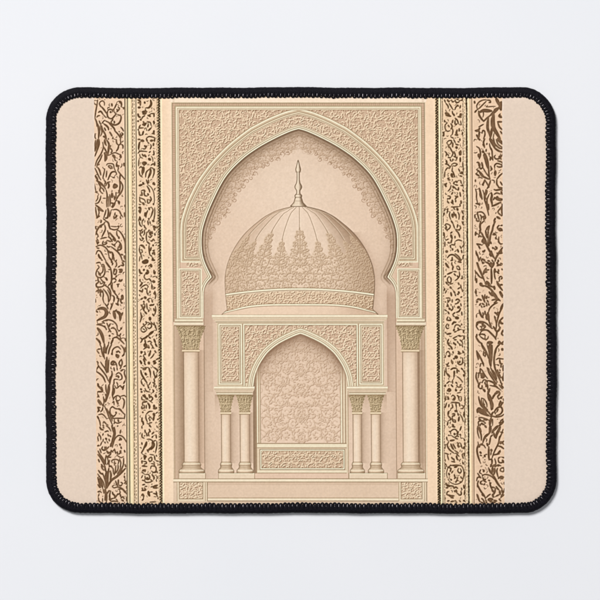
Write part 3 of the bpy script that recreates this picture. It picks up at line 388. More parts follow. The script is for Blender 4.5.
NARROW_L = {97: """26 165,40 200,60 205,120;30 175,150 205,150;20 170,80 185,85;30 350,40 360,100 330,150 280,155;24 265,70 270,90;36 235,215 300,210;30 240,240 290,235;18 275,180 285,200;26 170,240 180,280;24 180,280 205,290;22 330,255 345,275 310,260;18 360,235 400,240;20 400,230 400,285;18 270,265 235,290 230,310;26 205,320 215,330;24 165,345 180,345;26 245,350 270,390 290,370;24 235,390 270,410;20 205,400 190,440 250,440;18 300,350 345,365 360,410;22 320,390 310,430;22 360,440 320,480;20 400,340 400,390;22 390,360 410,370;22 185,490 195,540 215,545;24 250,490 235,540;18 170,460 180,480;26 400,480 395,520;18 370,520 410,530;18 290,590 330,565 390,575 420,590;14 290,460 300,480""",
138: """22 170,20 200,20;34 220,35 255,45;22 290,10 305,50;30 350,40 385,35;22 410,10 405,50;18 310,60 330,80;26 195,60 185,110 180,160;18 235,150 270,155 300,110;26 265,110 285,130;18 350,90 360,120 345,160;24 395,75 390,110;18 170,220 200,190 260,190 300,195;16 195,230 205,270 240,290;22 230,230 250,260;26 265,240 285,270;18 350,190 330,210;18 395,180 400,235 380,240;34 325,295 350,315;14 360,260 380,290 385,340;20 410,340 410,390 390,370 355,390;18 185,310 180,400;46 240,360 290,360;30 250,370 265,390;18 190,430 215,410 240,440;18 185,470 200,530 235,560;28 250,410 235,480 235,530;20 260,420 250,500;18 350,420 390,440 400,500 380,570;30 345,430 350,490 315,580;18 340,440 290,490 280,560;18 410,440 400,520""",
179: """28 185,95 235,80;26 240,50 255,75;18 290,10 310,70;20 320,10 325,60;32 390,55 410,85;24 385,75 400,50;14 310,80 360,120 395,190 405,290 400,360;18 200,230 235,235;18 220,165 260,160 275,180;24 225,190 230,230;20 260,170 265,230 300,245;20 300,100 330,150 340,190;24 310,210 320,230;18 195,255 200,320 225,335;16 190,265 230,280 265,300 280,340;30 240,340 260,370;20 305,290 310,340 330,345;16 320,290 345,310 335,345;20 345,250 360,290 350,320;20 390,350 395,370;22 180,410 200,405 215,430;24 185,450 200,480;18 215,430 200,490;24 325,410 335,440;26 275,480 270,530;20 310,450 290,500 285,550;18 360,400 385,440 370,500 350,550;22 385,450 365,520;18 410,410 410,500 395,600;26 195,540 210,590;18 190,560 180,600;18 250,570 240,600;18 320,560 330,590""",
220: """20 190,20 200,70 225,95;16 230,10 230,60;20 310,10 320,70;20 260,75 270,105 290,125;18 340,20 350,60;30 380,10 400,20;34 390,90 425,110;26 400,120 410,145;18 440,90 465,115;18 185,150 210,155 235,130;18 205,170 205,210 225,240;20 240,160 225,190;18 260,140 265,190 250,220;18 195,260 215,290 240,290;24 230,255 250,270;16 330,140 310,180;34 345,170 350,220;18 320,230 345,250 375,220;18 370,160 380,200;20 410,190 415,220;18 295,170 290,250 300,310;22 300,310 340,345;20 350,295 370,300 390,270;18 390,270 410,300;24 390,355 385,370;28 205,360 240,370 270,410;18 195,390 190,430 215,500 230,560;18 225,420 235,460;16 200,520 190,590;20 330,360 330,420 340,500;20 360,390 350,440;18 345,500 370,520;18 380,440 410,430;22 400,450 410,500;18 375,470 385,490;26 370,570 410,575;22 375,540 390,560;50 270,590 310,585""",
261: """50 240,15 310,15;36 350,50 365,85;16 330,60 320,80;26 260,120 250,135;26 190,120 205,170 230,175;36 285,180 325,160;26 300,130 320,150;18 270,190 260,230 290,265 330,255;20 330,250 360,290;36 385,290 410,300;22 400,130 400,180;18 420,150 410,190;18 430,220 440,240;14 380,230 420,215;20 200,260 200,290;24 235,310 215,340 200,360;18 210,390 240,360 290,340 320,370;22 270,390 285,400;18 300,400 300,450 320,490;24 190,420 225,440;20 240,400 230,450;22 340,430 345,450;22 370,340 370,400;18 390,400 420,380;20 410,430 425,490 415,540;18 395,460 410,480;22 210,550 240,530;36 265,520 285,530;22 250,575 260,590;18 300,560 340,530;20 320,560 330,590;20 370,560 380,590;14 190,480 200,500""",
302: """24 215,40 240,80 260,130;22 270,50 260,90;24 270,140 295,170;18 295,20 300,80 310,110;20 330,110 320,140;20 250,20 270,40;26 340,50 375,40;20 380,50 400,30;18 420,60 425,120 410,180;20 395,90 405,130;22 380,170 400,200;36 340,220 345,260;20 210,150 220,220 200,290;24 220,190 230,220;22 285,280 290,295;20 245,310 255,325;16 310,290 270,330 220,370 215,410;18 215,410 250,430 290,410;16 240,380 270,400;18 270,350 300,400;18 310,330 350,310 365,350 330,380 305,360;16 320,290 340,310;16 350,280 390,320 430,340;18 400,290 410,330;22 415,340 430,380;14 440,380 430,410;32 390,420 350,450 320,480;26 310,480 280,510 235,530;20 330,500 350,520;20 205,510 230,540 210,580;22 270,540 280,590;18 310,570 340,560 370,580;26 400,530 420,580;18 440,460 430,490;18 350,590 360,600""",
343: """50 270,20 290,55;18 320,30 330,70 300,60 250,90;18 350,10 380,50 370,80;24 420,10 440,50;16 385,60 400,80;24 215,120 220,150;18 210,120 240,130;18 265,120 280,170;28 345,140 325,190;24 350,110 345,140;22 410,110 430,140;18 405,150 380,190 350,220;18 245,180 270,220 290,250;24 250,230 270,280;28 215,270 220,300;20 200,250 210,280;20 260,290 280,310;34 325,275 330,300;30 390,270 420,255;24 395,300 430,280;18 430,240 460,220;16 210,350 250,360 290,350 320,350;18 240,380 270,380 290,360;18 320,350 345,400 350,490;24 330,360 345,420;30 275,430 290,460;24 210,390 225,450 260,510 300,570;22 400,350 440,380 450,410;20 395,400 400,440 420,490;26 415,470 420,500;18 440,450 440,490;20 400,510 410,560;20 215,540 230,590;16 350,560 330,600;18 380,560 420,590""",
384: """20 240,10 260,30;20 310,10 320,50;22 320,40 325,60;18 270,60 290,100 340,115;20 400,10 400,40;18 430,20 425,60;20 380,80 395,100 380,125;26 210,70 220,80;24 215,110 230,115;16 345,70 335,90;18 225,180 230,220 270,230;22 240,160 270,190;22 265,150 290,220;24 300,200 310,220;24 330,150 340,200;20 355,170 380,210 350,250;14 325,230 380,270;26 240,260 300,250;26 425,150 430,190;18 410,170 440,180;20 235,270 240,310;22 225,320 230,350 260,340;18 290,300 290,350;26 310,270 335,310 335,350;18 260,300 265,350;30 400,300 405,350;22 390,350 430,355;18 430,330 440,350;22 235,400 245,410;18 290,430 330,395 380,390;34 395,420 405,460;18 285,440 285,490 305,540;26 400,460 390,520;18 330,560 370,550;16 320,500 345,470 370,500;18 340,500 340,530;20 230,480 225,540;24 240,530 250,580;20 460,500 450,510;16 430,420 450,400;14 300,560 350,590""",
425: """18 225,20 230,50;18 330,10 360,30;16 440,10 450,40;20 230,120 230,170 260,190;20 270,70 275,110;18 290,110 300,160;20 330,60 350,100;18 340,90 320,120 330,160;22 370,130 400,100;20 385,160 370,180;20 430,140 435,190;18 270,150 260,160;18 300,205 340,205 390,230;44 380,240 390,290 355,350;26 360,320 310,370;18 300,350 320,390;20 225,250 230,280;32 295,240 280,290 250,340;20 260,330 220,400;18 440,230 440,300 420,400;18 400,230 425,220;16 340,420 400,430;22 260,430 285,450 265,470 255,440;24 265,480 270,490;20 320,485 360,460 370,500 340,520 320,490;20 405,440 415,500;18 430,430 440,450;18 430,510 460,520;20 225,510 230,550;18 245,520 285,525 290,550 260,555;18 360,550 400,560 410,590;22 240,580 280,590;16 390,520 410,540""",
464: """20 230,30 300,35;20 260,15 270,30;30 240,90 270,95;24 275,80 270,110;18 225,120 250,130;18 350,70 365,30 420,40 430,90 400,120 360,100;20 380,120 430,120;18 440,100 450,130;20 280,150 320,150 340,190 320,220 280,210 270,170;26 300,195 310,205;18 265,220 280,260 340,260 385,240;24 370,150 400,190 395,220;18 350,220 370,240;16 240,160 220,200;18 230,230 260,240;18 440,170 450,210;16 430,230 440,250;20 235,300 270,290;18 300,320 270,320;30 385,330 455,300;26 390,340 450,340;16 355,330 385,320;20 230,340 240,370;22 225,380 280,370 260,340;18 220,450 240,430 260,460;34 320,390 325,430 340,460;16 350,400 380,400;20 390,420 430,430 450,470;18 430,390 440,430 410,430;20 230,520 250,500;16 340,545 430,540;16 460,480 455,500"""}
NARROW_R = {97: """20 150,40 160,70;26 190,40 215,70;20 170,90 200,130 205,165;18 215,90 240,130 270,180;18 250,40 265,70 290,60;20 300,40 320,80 360,70;18 320,30 350,40;20 380,50 410,40;18 340,110 310,150 300,180;20 380,120 370,160;22 330,120 350,130;40 165,230 220,260;26 170,260 240,275;18 260,200 270,250;22 280,240 290,270;34 385,240 375,280;22 340,280 390,290;20 300,300 330,330 350,380;22 270,330 260,370;20 300,340 300,390;18 330,380 310,400;18 190,370 160,400 160,450 190,490 230,480;20 200,400 220,430;22 240,380 260,420 240,460;18 250,430 270,480 260,540;26 330,470 320,520 340,540;22 300,540 340,550;22 360,450 360,490;18 240,570 280,590;18 150,330 150,360;16 380,340 390,400;18 410,500 400,540;20 140,500 140,560""",
138: """18 180,70 210,40 250,40 240,80 210,100 180,70;20 200,110 215,140;20 220,120 240,160 260,200;18 280,20 305,70;22 270,70 265,130;20 310,90 350,100;34 320,130 325,145;20 370,10 370,40;18 360,60 340,50;18 250,170 270,220 250,270;20 285,190 300,230 310,260;18 280,260 320,280;18 200,280 240,280;20 230,300 240,330;20 270,300 270,320;20 330,270 320,310;24 380,180 385,220;20 360,200 370,240 390,230;24 375,280 375,340;20 155,190 180,220 170,260;18 190,230 210,250;24 175,320 185,360;20 160,370 210,380;18 200,390 230,410 215,440;18 250,380 290,360 330,375 300,400 270,395;16 265,420 255,480;34 250,510 260,560;20 265,470 300,560;18 160,470 190,430 220,430;18 155,480 150,560;20 350,440 370,480;22 370,500 410,510;22 370,540 400,550;18 390,480 410,500;18 410,350 415,420;22 420,430 420,460;18 190,580 220,570""",
179: """26 150,70 175,110;22 160,90 180,60;22 200,10 230,15;22 290,40 280,70;24 310,30 330,50;20 380,20 390,60;18 245,90 230,140 200,175;24 270,100 280,130;20 300,80 340,90;18 290,110 310,140 330,150;20 350,120 350,160;18 260,150 270,170;16 380,90 410,100;20 370,190 380,250;18 410,150 420,180;20 195,240 230,250 225,280 190,280;22 270,190 250,220;20 300,240 320,260 300,290;22 330,240 340,260;22 190,320 215,345;24 260,300 270,340;20 310,300 310,330;18 240,330 280,360;24 385,310 390,350;18 370,360 375,390;18 245,400 290,400 350,395;30 330,420 340,450;18 155,420 150,460;18 200,420 185,490;18 270,400 300,440;18 230,470 220,520 240,580;34 260,500 270,550;20 280,470 300,530;18 340,470 360,520 355,580;18 310,500 320,560;20 400,450 410,490;18 150,480 140,520;18 410,530 410,580""",
220: """18 150,80 180,55 230,80 220,120 180,140 155,110;20 170,80 180,120;24 185,150 190,155;22 245,10 270,50;18 270,50 295,120;16 300,130 370,150;18 340,60 330,110;18 370,80 380,120 350,140;18 400,20 420,70;20 310,150 345,180 370,250;20 350,190 370,230;20 260,170 235,190;30 240,210 260,270;22 255,280 240,330;18 250,350 300,360;18 230,360 240,400;24 265,410 265,430;16 170,290 210,270;24 200,320 220,330;20 300,230 300,260;18 310,300 350,285 400,300;18 300,330 290,360;18 145,180 150,250;18 155,310 155,380;36 175,450 190,450;24 335,420 350,460;20 390,430 400,470;18 370,370 390,410;18 420,310 430,350 400,390;22 190,540 230,500 280,500 330,540 380,590;18 300,480 350,520 390,580;20 260,530 260,570;22 240,580 270,570;16 420,500 410,550""",
261: """30 165,30 190,70 215,100;20 255,20 255,50 280,90;20 270,80 265,130;22 340,10 390,20;18 320,80 350,75 370,120 340,120 325,95;22 190,190 260,160;18 150,230 170,210;18 280,150 320,155;20 285,180 310,210;18 360,150 365,210 330,260 300,280;20 330,210 345,230;18 215,220 190,260 210,310 240,300 245,250 220,225;16 235,240 245,270;22 170,300 190,330;18 230,330 270,320;20 200,340 215,345;18 400,210 405,250 385,250;26 230,370 245,390;22 345,310 360,340;18 380,340 390,400;20 340,400 370,380;26 350,440 360,460;20 330,470 350,480;22 150,390 150,420;18 180,420 160,460;26 240,450 250,500;22 280,430 300,460;18 300,470 310,500;18 400,400 410,440;18 170,530 220,530 230,570;24 200,560 205,590;20 260,550 260,590;22 310,560 340,545 370,570;18 340,580 350,590;20 380,520 400,510;18 160,580 170,590""",
302: """22 180,60 210,60;20 190,30 200,50;18 230,90 250,120 270,90 260,60;20 215,80 220,110;34 340,80 365,70;22 380,90 360,130 320,150;18 380,20 390,60;18 300,30 330,20;20 265,180 300,150;18 270,190 290,210;40 310,225 350,230;22 200,140 215,170;20 395,140 400,190;18 155,110 180,130;20 200,210 185,255 240,260 220,220;26 290,280 260,320;22 290,290 315,290;18 190,310 170,350 190,380 215,370;18 210,320 205,350;18 290,370 310,330 350,330 380,360;26 290,390 280,410;22 340,370 350,390;18 330,410 380,390;20 290,430 320,420;18 390,310 400,330;26 185,460 240,450;18 160,430 175,450;18 270,520 330,490;24 350,480 385,490;20 290,540 320,540;18 420,400 420,440;24 430,490 430,530;20 210,530 190,570;24 190,590 220,590;24 280,580 290,600;18 330,560 350,590;18 370,540 400,570;16 400,560 410,600""",
343: """22 200,20 240,50;26 240,50 260,90;24 300,10 310,30;18 370,10 370,40;18 400,20 410,60;20 270,120 275,150;26 345,120 380,155;20 340,150 370,160;20 410,110 420,140;18 170,150 200,120 225,150 230,185;28 205,185 225,190;18 165,180 160,210;44 310,195 325,210;22 280,220 290,230;28 260,260 265,300;18 250,240 250,280;26 370,260 365,280;20 335,290 370,310 405,290 410,230 400,210;18 340,260 340,290;18 170,300 190,310 210,280;18 180,330 220,330;22 240,380 280,355;22 270,360 320,360;22 330,370 330,430;20 290,430 285,490;26 290,400 290,450;18 170,350 175,420 210,480;26 190,440 225,480;22 390,360 410,380;18 350,390 360,410;18 410,380 440,430 440,470;20 420,450 430,480;18 330,480 370,510 410,560;18 265,530 265,580;18 180,580 220,545;20 310,560 330,580;18 150,400 150,470;18 440,290 450,330""",
384: """20 165,10 160,40;22 245,10 270,40;18 320,20 350,45 390,40;20 390,10 370,20;26 190,100 215,70 235,90 210,110;30 310,80 320,100;18 370,100 400,70;16 330,130 380,120;26 195,180 210,220;18 170,170 160,240;18 250,180 270,160 300,190 290,230 260,225;20 280,200 280,220;20 330,160 360,190;18 345,170 360,230;18 390,180 390,240;18 450,180 450,300;22 250,260 360,270;20 260,290 270,340;18 310,270 320,330;20 360,270 370,320;20 215,290 210,330;18 240,350 265,340;18 390,300 420,320 410,350 380,350;18 180,270 160,340;26 300,380 310,395;20 320,370 330,400;26 210,390 200,440;22 200,450 240,500 220,520;22 260,430 290,425 290,450 260,460;18 260,460 270,530 310,550;22 340,420 350,450;26 360,470 350,530;18 370,430 400,480 420,540;22 430,400 435,450;16 420,430 430,470;16 280,510 310,520;20 200,540 190,590;24 260,580 280,590;18 450,490 440,560""",
425: """18 150,10 150,40;22 260,20 300,30;20 390,20 370,80;18 350,90 340,120;18 240,130 240,90 290,60 330,90 330,150 290,175 250,150;26 290,120 295,140;18 215,90 240,100;20 205,145 215,150;22 340,160 350,165;20 375,130 380,150;24 385,185 390,190;18 300,190 340,200;18 180,170 185,210;26 230,225 290,215;22 210,240 190,290 220,350 280,400;26 240,270 260,320 280,350;20 270,270 310,340;18 290,360 350,400;30 340,280 355,320;20 330,250 350,270;18 380,260 400,330;22 430,310 420,340;24 440,250 445,290;20 430,200 440,230;18 160,280 155,340;18 150,400 210,420;18 190,430 210,500;22 250,460 270,490;20 280,480 290,510;20 250,520 300,530;24 320,440 330,490;18 330,490 350,500;18 310,400 360,450;18 400,420 420,480;22 410,530 420,560;20 155,490 160,520;18 160,550 180,580;16 230,570 300,585 390,575;18 440,400 430,440""",
464: """24 150,40 160,70;20 210,50 240,60;22 245,60 230,110;24 210,130 220,160;20 290,50 330,40;18 350,60 340,100 370,130 390,100 375,65;16 190,200 180,130 210,40 300,15 390,30 425,100 420,190 390,260 310,290 240,265 200,220;24 240,220 250,230;22 290,150 300,190;20 310,190 290,210;20 340,190 330,230 350,240;20 320,240 310,265;20 380,180 400,210;20 370,250 380,260;20 270,100 250,130;34 180,300 230,320;22 230,310 280,320;20 170,340 200,340;18 170,270 180,290;22 285,350 310,330 340,350;26 315,370 325,410;20 290,380 300,400;18 330,420 350,430;20 385,390 390,430 370,450;18 390,340 400,370;18 180,440 190,400 215,390;22 190,440 250,455;28 220,460 290,455;20 240,480 280,485;22 425,300 430,350;18 440,370 430,440;18 160,480 160,500;20 190,530 220,525;22 240,540 280,530;20 360,520 380,540;24 420,520 440,530;18 300,520 320,540"""}

class Packer:
    """lays ink marks side by side without letting them run into each other"""
    def __init__(self, x0, x1, seed, buf=None, gap=2):
        self.x0, self.x1, self.r = x0, x1, random.Random(seed)
        self.buf = canvas() if buf is None else buf
        self.occ = np.zeros((NH, NW), bool) if buf is None else gauss(buf, gap) > 0.10
    def put(self, pts, w, taper, gap=2):
        q, t = resample(catmull(pts), 0.45)
        if q[:, 0].min() < self.x0 + 0.2 or q[:, 0].max() > self.x1 - 0.2: return False
        ii = ((q[:, 0] + SHEAR * (q[:, 1] - 300) - X0) * SS).astype(int); jj = ((q[:, 1] - Y0) * SS).astype(int)
        if ii.min() < 8 or jj.min() < 8 or ii.max() > NW - 9 or jj.max() > NH - 9: return False
        if self.occ[jj, ii].any(): return False
        stroke(self.buf, pts, w, taper)
        h = int(w / 2 * SS) + gap
        for i, j in zip(ii, jj): self.occ[j - h:j + h + 1, i - h:i + h + 1] = True
        return True
    def fill(self, tries, big, small, thick):
        r = self.r
        for q in range(tries):
            t = q / tries
            x, y = r.uniform(self.x0, self.x1), r.uniform(92, 508)
            a = r.uniform(0, 2 * math.pi); size = (big - (big - small) * t ** 0.6) * r.uniform(0.8, 1.15)
            kind = r.random(); w = min(2.3, 0.45 + 0.31 * size) * thick
            if kind < 0.55:                                   # comma or leaf
                bend = r.choice((-1, 1)) * r.uniform(0.5, 1.5)
                p = [(x, y), (x + 0.5 * size * math.cos(a), y + 0.5 * size * math.sin(a)), (x + 0.5 * size * math.cos(a) + 0.5 * size * math.cos(a + bend), y + 0.5 * size * math.sin(a) + 0.5 * size * math.sin(a + bend))]
                self.put(p, w * r.uniform(0.75, 1.15), r.choice(('end', 'blade', 'blade', 'ink')), 2)
            elif kind < 0.78:                                 # hook
                sg = r.choice((-1, 1)); R = size * 0.40; ang = r.uniform(2.6, 5.0)
                p = [(x + R * (1 - 0.45 * i / 9) * math.cos(a + sg * ang * i / 9), y + R * (1 - 0.45 * i / 9) * math.sin(a + sg * ang * i / 9)) for i in range(10)]
                self.put(p, min(1.5, 0.5 + 0.17 * size) * thick, 'ink', 2)
            elif kind < 0.79:                                 # seed
                L = r.uniform(0.4, 1.4)
                self.put([(x, y), (x + L * math.cos(a), y + L * math.sin(a))], r.uniform(1.1, 2.3) * thick, 'ink', 2)
            else:                                             # trefoil
                for i in range(3):
                    b_ = a + (i - 1) * 1.05
                    self.put([(x + 0.9 * math.cos(b_), y + 0.9 * math.sin(b_)), (x + 0.5 * size * math.cos(b_), y + 0.5 * size * math.sin(b_))], 0.85 * w, 'blade', 1)

def trace(tiles, ox, x0, x1, unit=7.5, link=0.45, thick=1.0):
    buf = canvas(); tr = random.Random(ox + len(tiles)); paths = []; ends = []
    for oy, txt in tiles.items():
        for st in txt.replace("\n", "").split(";"):
            w, *pts = st.split()
            p = [tuple(float(v) / unit for v in q.split(",")) for q in pts]
            p = [(ox + a, oy + b_) for a, b_ in p]
            w = float(w) / unit
            stroke(buf, p, w * (1.14 if w < 1.7 else 1.12) * thick, 'blade' if w > 1.9 else 'ink', shear=False)
            q, t = resample(catmull(p), 0.5); paths.append((len(paths), q)); ends += [(len(paths) - 1, tuple(q[0])), (len(paths) - 1, tuple(q[-1]))]
    for a in range(len(ends)):                                # fine tendrils that tie the marks into one plant
        k_, (x, y) = ends[a]
        best = None
        for k2, pp in paths:
            if k2 == k_: continue
            d = np.hypot(pp[:, 0] - x, pp[:, 1] - y); m_ = int(d.argmin())
            if 1.4 < d[m_] < 4.6 and (best is None or d[m_] < best[0]): best = (d[m_], pp[m_])
            elif d[m_] <= 1.4: best = None; break
        if best is not None and tr.random() < link:
            bx_, by_ = best[1]; bend = tr.uniform(-0.35, 0.35)
            mid = ((x + bx_) / 2 - (by_ - y) * bend, (y + by_) / 2 + (bx_ - x) * bend)
            stroke(buf, [(x, y), mid, (bx_, by_)], tr.uniform(0.65, 0.95), 'none', shear=False)
    return buf * band(U, x0, x1)

wl = trace(WIDE_L, 90, 95.3, 125.4, 100 / 7, 0.25, 1.10)
wr = trace(WIDE_R, 466, 473.8, 503.3, 100 / 7, 0.25, 1.10)
ink_var = fractal(3.0, 3)
for buf, x0, x1, sd in ((wl, 95.6, 125.2, 81), (wr, 474.2, 503.2, 82)):
    Packer(x0, x1, sd, buf, 2).fill(800, 4.6, 2.4, 0.66)
for buf in (wl, wr):
    blend(np.clip(gauss(buf, 5.0) * 0.26, 0, 1) * ((U < 125.4) | (U > 473.8)) * ((U > 95.3) & (U < 503.3)), c8(176, 140, 106))   # ink that bled into the ground
    m = np.clip(buf * (0.96 + 0.5 * ink_var), 0, 1)
    blend(m, INK)
    # a fine paler core runs through the thicker leaves, as in a woodcut
    e = gauss(buf, 2.2)
    blend(np.clip((e - 0.93) * 8, 0, 1), c8(136, 104, 78), FULL, 0.8)

# small ornament of the narrow bands: packed commas, leaves, rings and tendrils
nl = trace(NARROW_L, 126, 137.6, 158.4, 100 / 7, 0.22, 1.06)
nr = trace(NARROW_R, 434, 444.0, 465.0, 100 / 7, 0.22, 1.06)
for buf, x0, x1, sd in ((nl, 138.0, 157.6, 83), (nr, 444.2, 463.4, 84)):
    Packer(x0, x1, sd, buf, 2).fill(900, 3.6, 2.0, 0.72)
for buf in (nl, nr):
    blend(np.clip(gauss(buf, 5.0) * 0.24, 0, 1) * (((U > 137.6) & (U < 158)) | ((U > 444) & (U < 463.4))), c8(178, 142, 106))
    blend(np.clip(buf * (0.95 + 0.55 * ink_var), 0, 1), INK2)

def dashes(x, t, pitch, duty, colour, alpha=1.0, seed=1):
    """a hand-cut dotted rule down the print"""
    r = random.Random(seed); buf = canvas(); y = 93.0
    while y < 508:
        L = pitch * duty * r.uniform(0.7, 1.3); dx = r.uniform(-0.16, 0.16)
        stroke(buf, [(x + dx, y), (x + dx + r.uniform(-.15, .15), y + L)], t * r.uniform(0.8, 1.2), 'none', smooth=False)
        y += pitch * r.uniform(0.85, 1.15)
    blend(buf, colour, FULL, alpha)

def rope(xa, xb, seed):
    rect(xa, xb, 80, 600, c8(196, 166, 122), 0.55)
    r = random.Random(seed); buf = canvas(); y = 93.0; k = 0; h = (xb - xa)
    while y < 508:
        s = 1 if k % 2 else -1; xm = (xa + xb) / 2
        stroke(buf, [(xm - s * h * 0.10, y), (xm + s * h * 0.22 + r.uniform(-.2, .2), y + 0.9), (xm + s * h * 0.42, y + 2.1 + r.uniform(-.3, .3))], h * 0.50 * r.uniform(0.85, 1.15), 'leaf')
        y += r.uniform(1.15, 1.55); k += 1
    blend(buf, DARK)
    rect(xb - 0.55, xb, 80, 600, DARK, 0.55)

ALL = (80, 600)
# left rules
vline(126.0, *ALL, 0.95, c8(92, 72, 46)); rect(126.5, 128.4, 80, 600, c8(206, 186, 150), 0.9); vline(128.8, *ALL, 0.95, c8(88, 78, 52))
rect(129.3, 132.8, 80, 600, c8(246, 223, 182)); vline(132.6, *ALL, 0.45, c8(150, 124, 84), 0.8)
dashes(133.7, 0.8, 3.2, 0.55, c8(98, 78, 48), 1, 2); dashes(135.3, 0.7, 3.6, 0.4, c8(120, 96, 60), 0.9, 3)
vline(137.1, *ALL, 0.9, c8(86, 68, 42), 0.95)
rope(158.5, 161.4, 4); rect(161.5, 163.4, 80, 600, c8(250, 228, 192), 0.8)
dashes(157.9, 0.6, 3.0, 0.6, c8(112, 86, 54), 0.8, 12)
# right rules
rope(436.4, 439.6, 5); rect(439.8, 441.3, 80, 600, c8(250, 224, 186), 0.9); vline(441.8, *ALL, 0.8, c8(104, 86, 56), 0.95)
dashes(443.6, 0.75, 2.7, 0.6, c8(104, 80, 50), 1, 6); dashes(464.1, 0.8, 2.7, 0.6, c8(104, 80, 50), 1, 7)
dashes(465.7, 0.6, 3.3, 0.4, c8(130, 104, 68), 0.8, 9)
vline(467.7, *ALL, 0.9, c8(88, 68, 42)); dashes(467.7, 1.7, 2.6, 0.5, c8(80, 62, 38), 1, 8)
rect(468.6, 470.9, 80, 600, c8(246, 218, 180)); vline(471.2, *ALL, 0.5, c8(166, 136, 98), 0.9); vline(472.9, *ALL, 0.85, c8(120, 94, 62), 0.95)
# plain strips either side of the picture
strip = step(U, 163, 172) * (U < 174) * 1.0
blend(strip, c8(248, 224, 196), FULL, 0.55)

# ---------------------------------------------- picture: frame
FL, FR, FT = 172.2, 426.6, 102.0
rect(FL, FR, FT, 600, STONE)
rect(FL - 1.2, FR + 1.0, FT - 4.5, FT, c8(246, 224, 204), 0.75)
inner_half = [(0, 129), (8, 131.4), (20, 136.7), (34.5, 144.2), (45, 150.7), (54.5, 157.6), (65, 167.3), (73, 176.7), (79.6, 187.6), (85, 198.5), (90, 209.5), (94, 220), (97, 231), (97.8, 242), (97.2, 252), (95.3, 260.5), (92, 268.5), (89.5, 273.6), (87.8, 277.2)]
low_half = [(87.8, 277.2), (90.2, 279.6), (93.3, 283.6), (95.2, 288), (96, 292)]
ih = [tuple(p) for p in catmull(inner_half, 5)] + [tuple(p) for p in catmull(low_half, 5)][1:] + [(96.2, 300), (96.2, 600)]
outer_half = [(0, 108.6), (14.6, 112.5), (30, 118.7), (43, 125.3), (50, 129.3), (64.6, 140.3), (75, 149.5), (86.3, 161.3), (94, 171), (101.4, 181.5), (108.0, 194), (112.6, 204), (116.2, 214.5), (118.2, 223), (118.8, 232)]
oh = [tuple(p) for p in catmull(outer_half, 5)] + [(118.8, 262.5)]
d_in = -poly_sdf(mirror_poly(ih))        # > 0 on the face of the arch
d_out = poly_sdf(mirror_poly(oh))        # > 0 under the outer moulding

face = (d_in > 0) & (U > FL) & (U < FR) & (YY > FT) & (YY < 326)
IDS[face] = ID_ARCH
# carved spandrels, arch band and imposts
noise_m = fractal(6, 5)
box = (180.2, 419.2, 109.4, 240)
M_sp = np.minimum(np.minimum(band(U, box[0], box[1]), band(YY, box[2], 262)), sm(-d_out - 0.7))
M_sp *= (A < 119.4) | (YY < 235)
blend(M_sp, c8(217, 184, 158))
buf = rinceau(M_sp, box, 31, 6.6, 0.84, C, 1.15, 0.22, 0.14)
carve(M_sp, buf, c8(132, 99, 72), c8(243, 220, 191), 1.0)
M_bd = np.minimum(sm(d_out - 5.9), sm(d_in - 4.0)) * (YY < 266.5) * (A < 119)
M_bd = np.maximum(M_bd, np.minimum(np.minimum(sm(d_in - 4.0), band(YY, 258, 266.8)), sm(113.0 - A)))
blend(M_bd, c8(218, 186, 160))
buf = rinceau(M_bd, (180, 420, 112, 268), 32, 4.9, 0.78, C, 1.1, 0.22)
carve(M_bd, buf, c8(128, 96, 70), c8(244, 222, 194), 1.0)

# mouldings
for dd, seq in ((d_out, [(-1.0, -0.2, LINE2), (-0.2, 1.25, CREAM), (1.25, 2.7, c8(206, 182, 152)), (2.7, 3.3, LINE), (3.3, 4.4, c8(232, 214, 184)), (4.4, 5.0, LINE), (5.0, 5.7, CREAM2), (5.7, 6.2, LINE2)]),):
    for a, b_, cc in seq:
        m = band(dd, a, b_) * (YY < 262.6) * (d_in > 4)
        blend(m, cc, FULL, 0.95)
for a, b_, cc in [(0, 1.25, CREAM), (1.25, 1.9, LINE), (1.9, 2.9, c8(236, 222, 194)), (2.9, 3.6, LINE2), (3.6, 4.1, CREAM2)]:
    blend(band(d_in, a, b_) * ((YY < 318) & (A < 125)), cc, FULL, 0.95)
# frame moulding: outside edge to the carving
fd = np.minimum(np.minimum(U - FL, FR - U), YY - FT)
for a, b_, cc in [(0, 0.8, c8(226, 204, 176)), (0.8, 1.5, c8(150, 128, 98)), (1.5, 3.6, c8(206, 172, 146)), (3.6, 4.5, c8(176, 156, 124)), (4.5, 5.0, c8(214, 190, 160)),
                  (5.0, 6.1, c8(242, 230, 202)), (6.1, 6.6, c8(168, 132, 104)), (6.6, 7.6, c8(232, 217, 188)), (7.6, 8.1, c8(156, 124, 96))]:
    blend(band(fd, a, b_) * (YY < 322), cc, FULL, 0.95)
hat = (np.sin(YY * 2 * np.pi / 1.9 + 0.6 * np.sin(YY)) > 0.1) * band(np.minimum(U - FL, FR - U), 1.5, 3.6) * (YY < 322)
blend(hat.astype(np.float32), c8(170, 136, 110), FULL, 0.45)
hat = (np.sin(U * 2 * np.pi / 1.9) > 0.1) * band(YY - FT, 1.5, 3.6) * (U > FL + 4) * (U < FR - 4)
blend(hat.astype(np.float32), c8(160, 140, 108), FULL, 0.45)
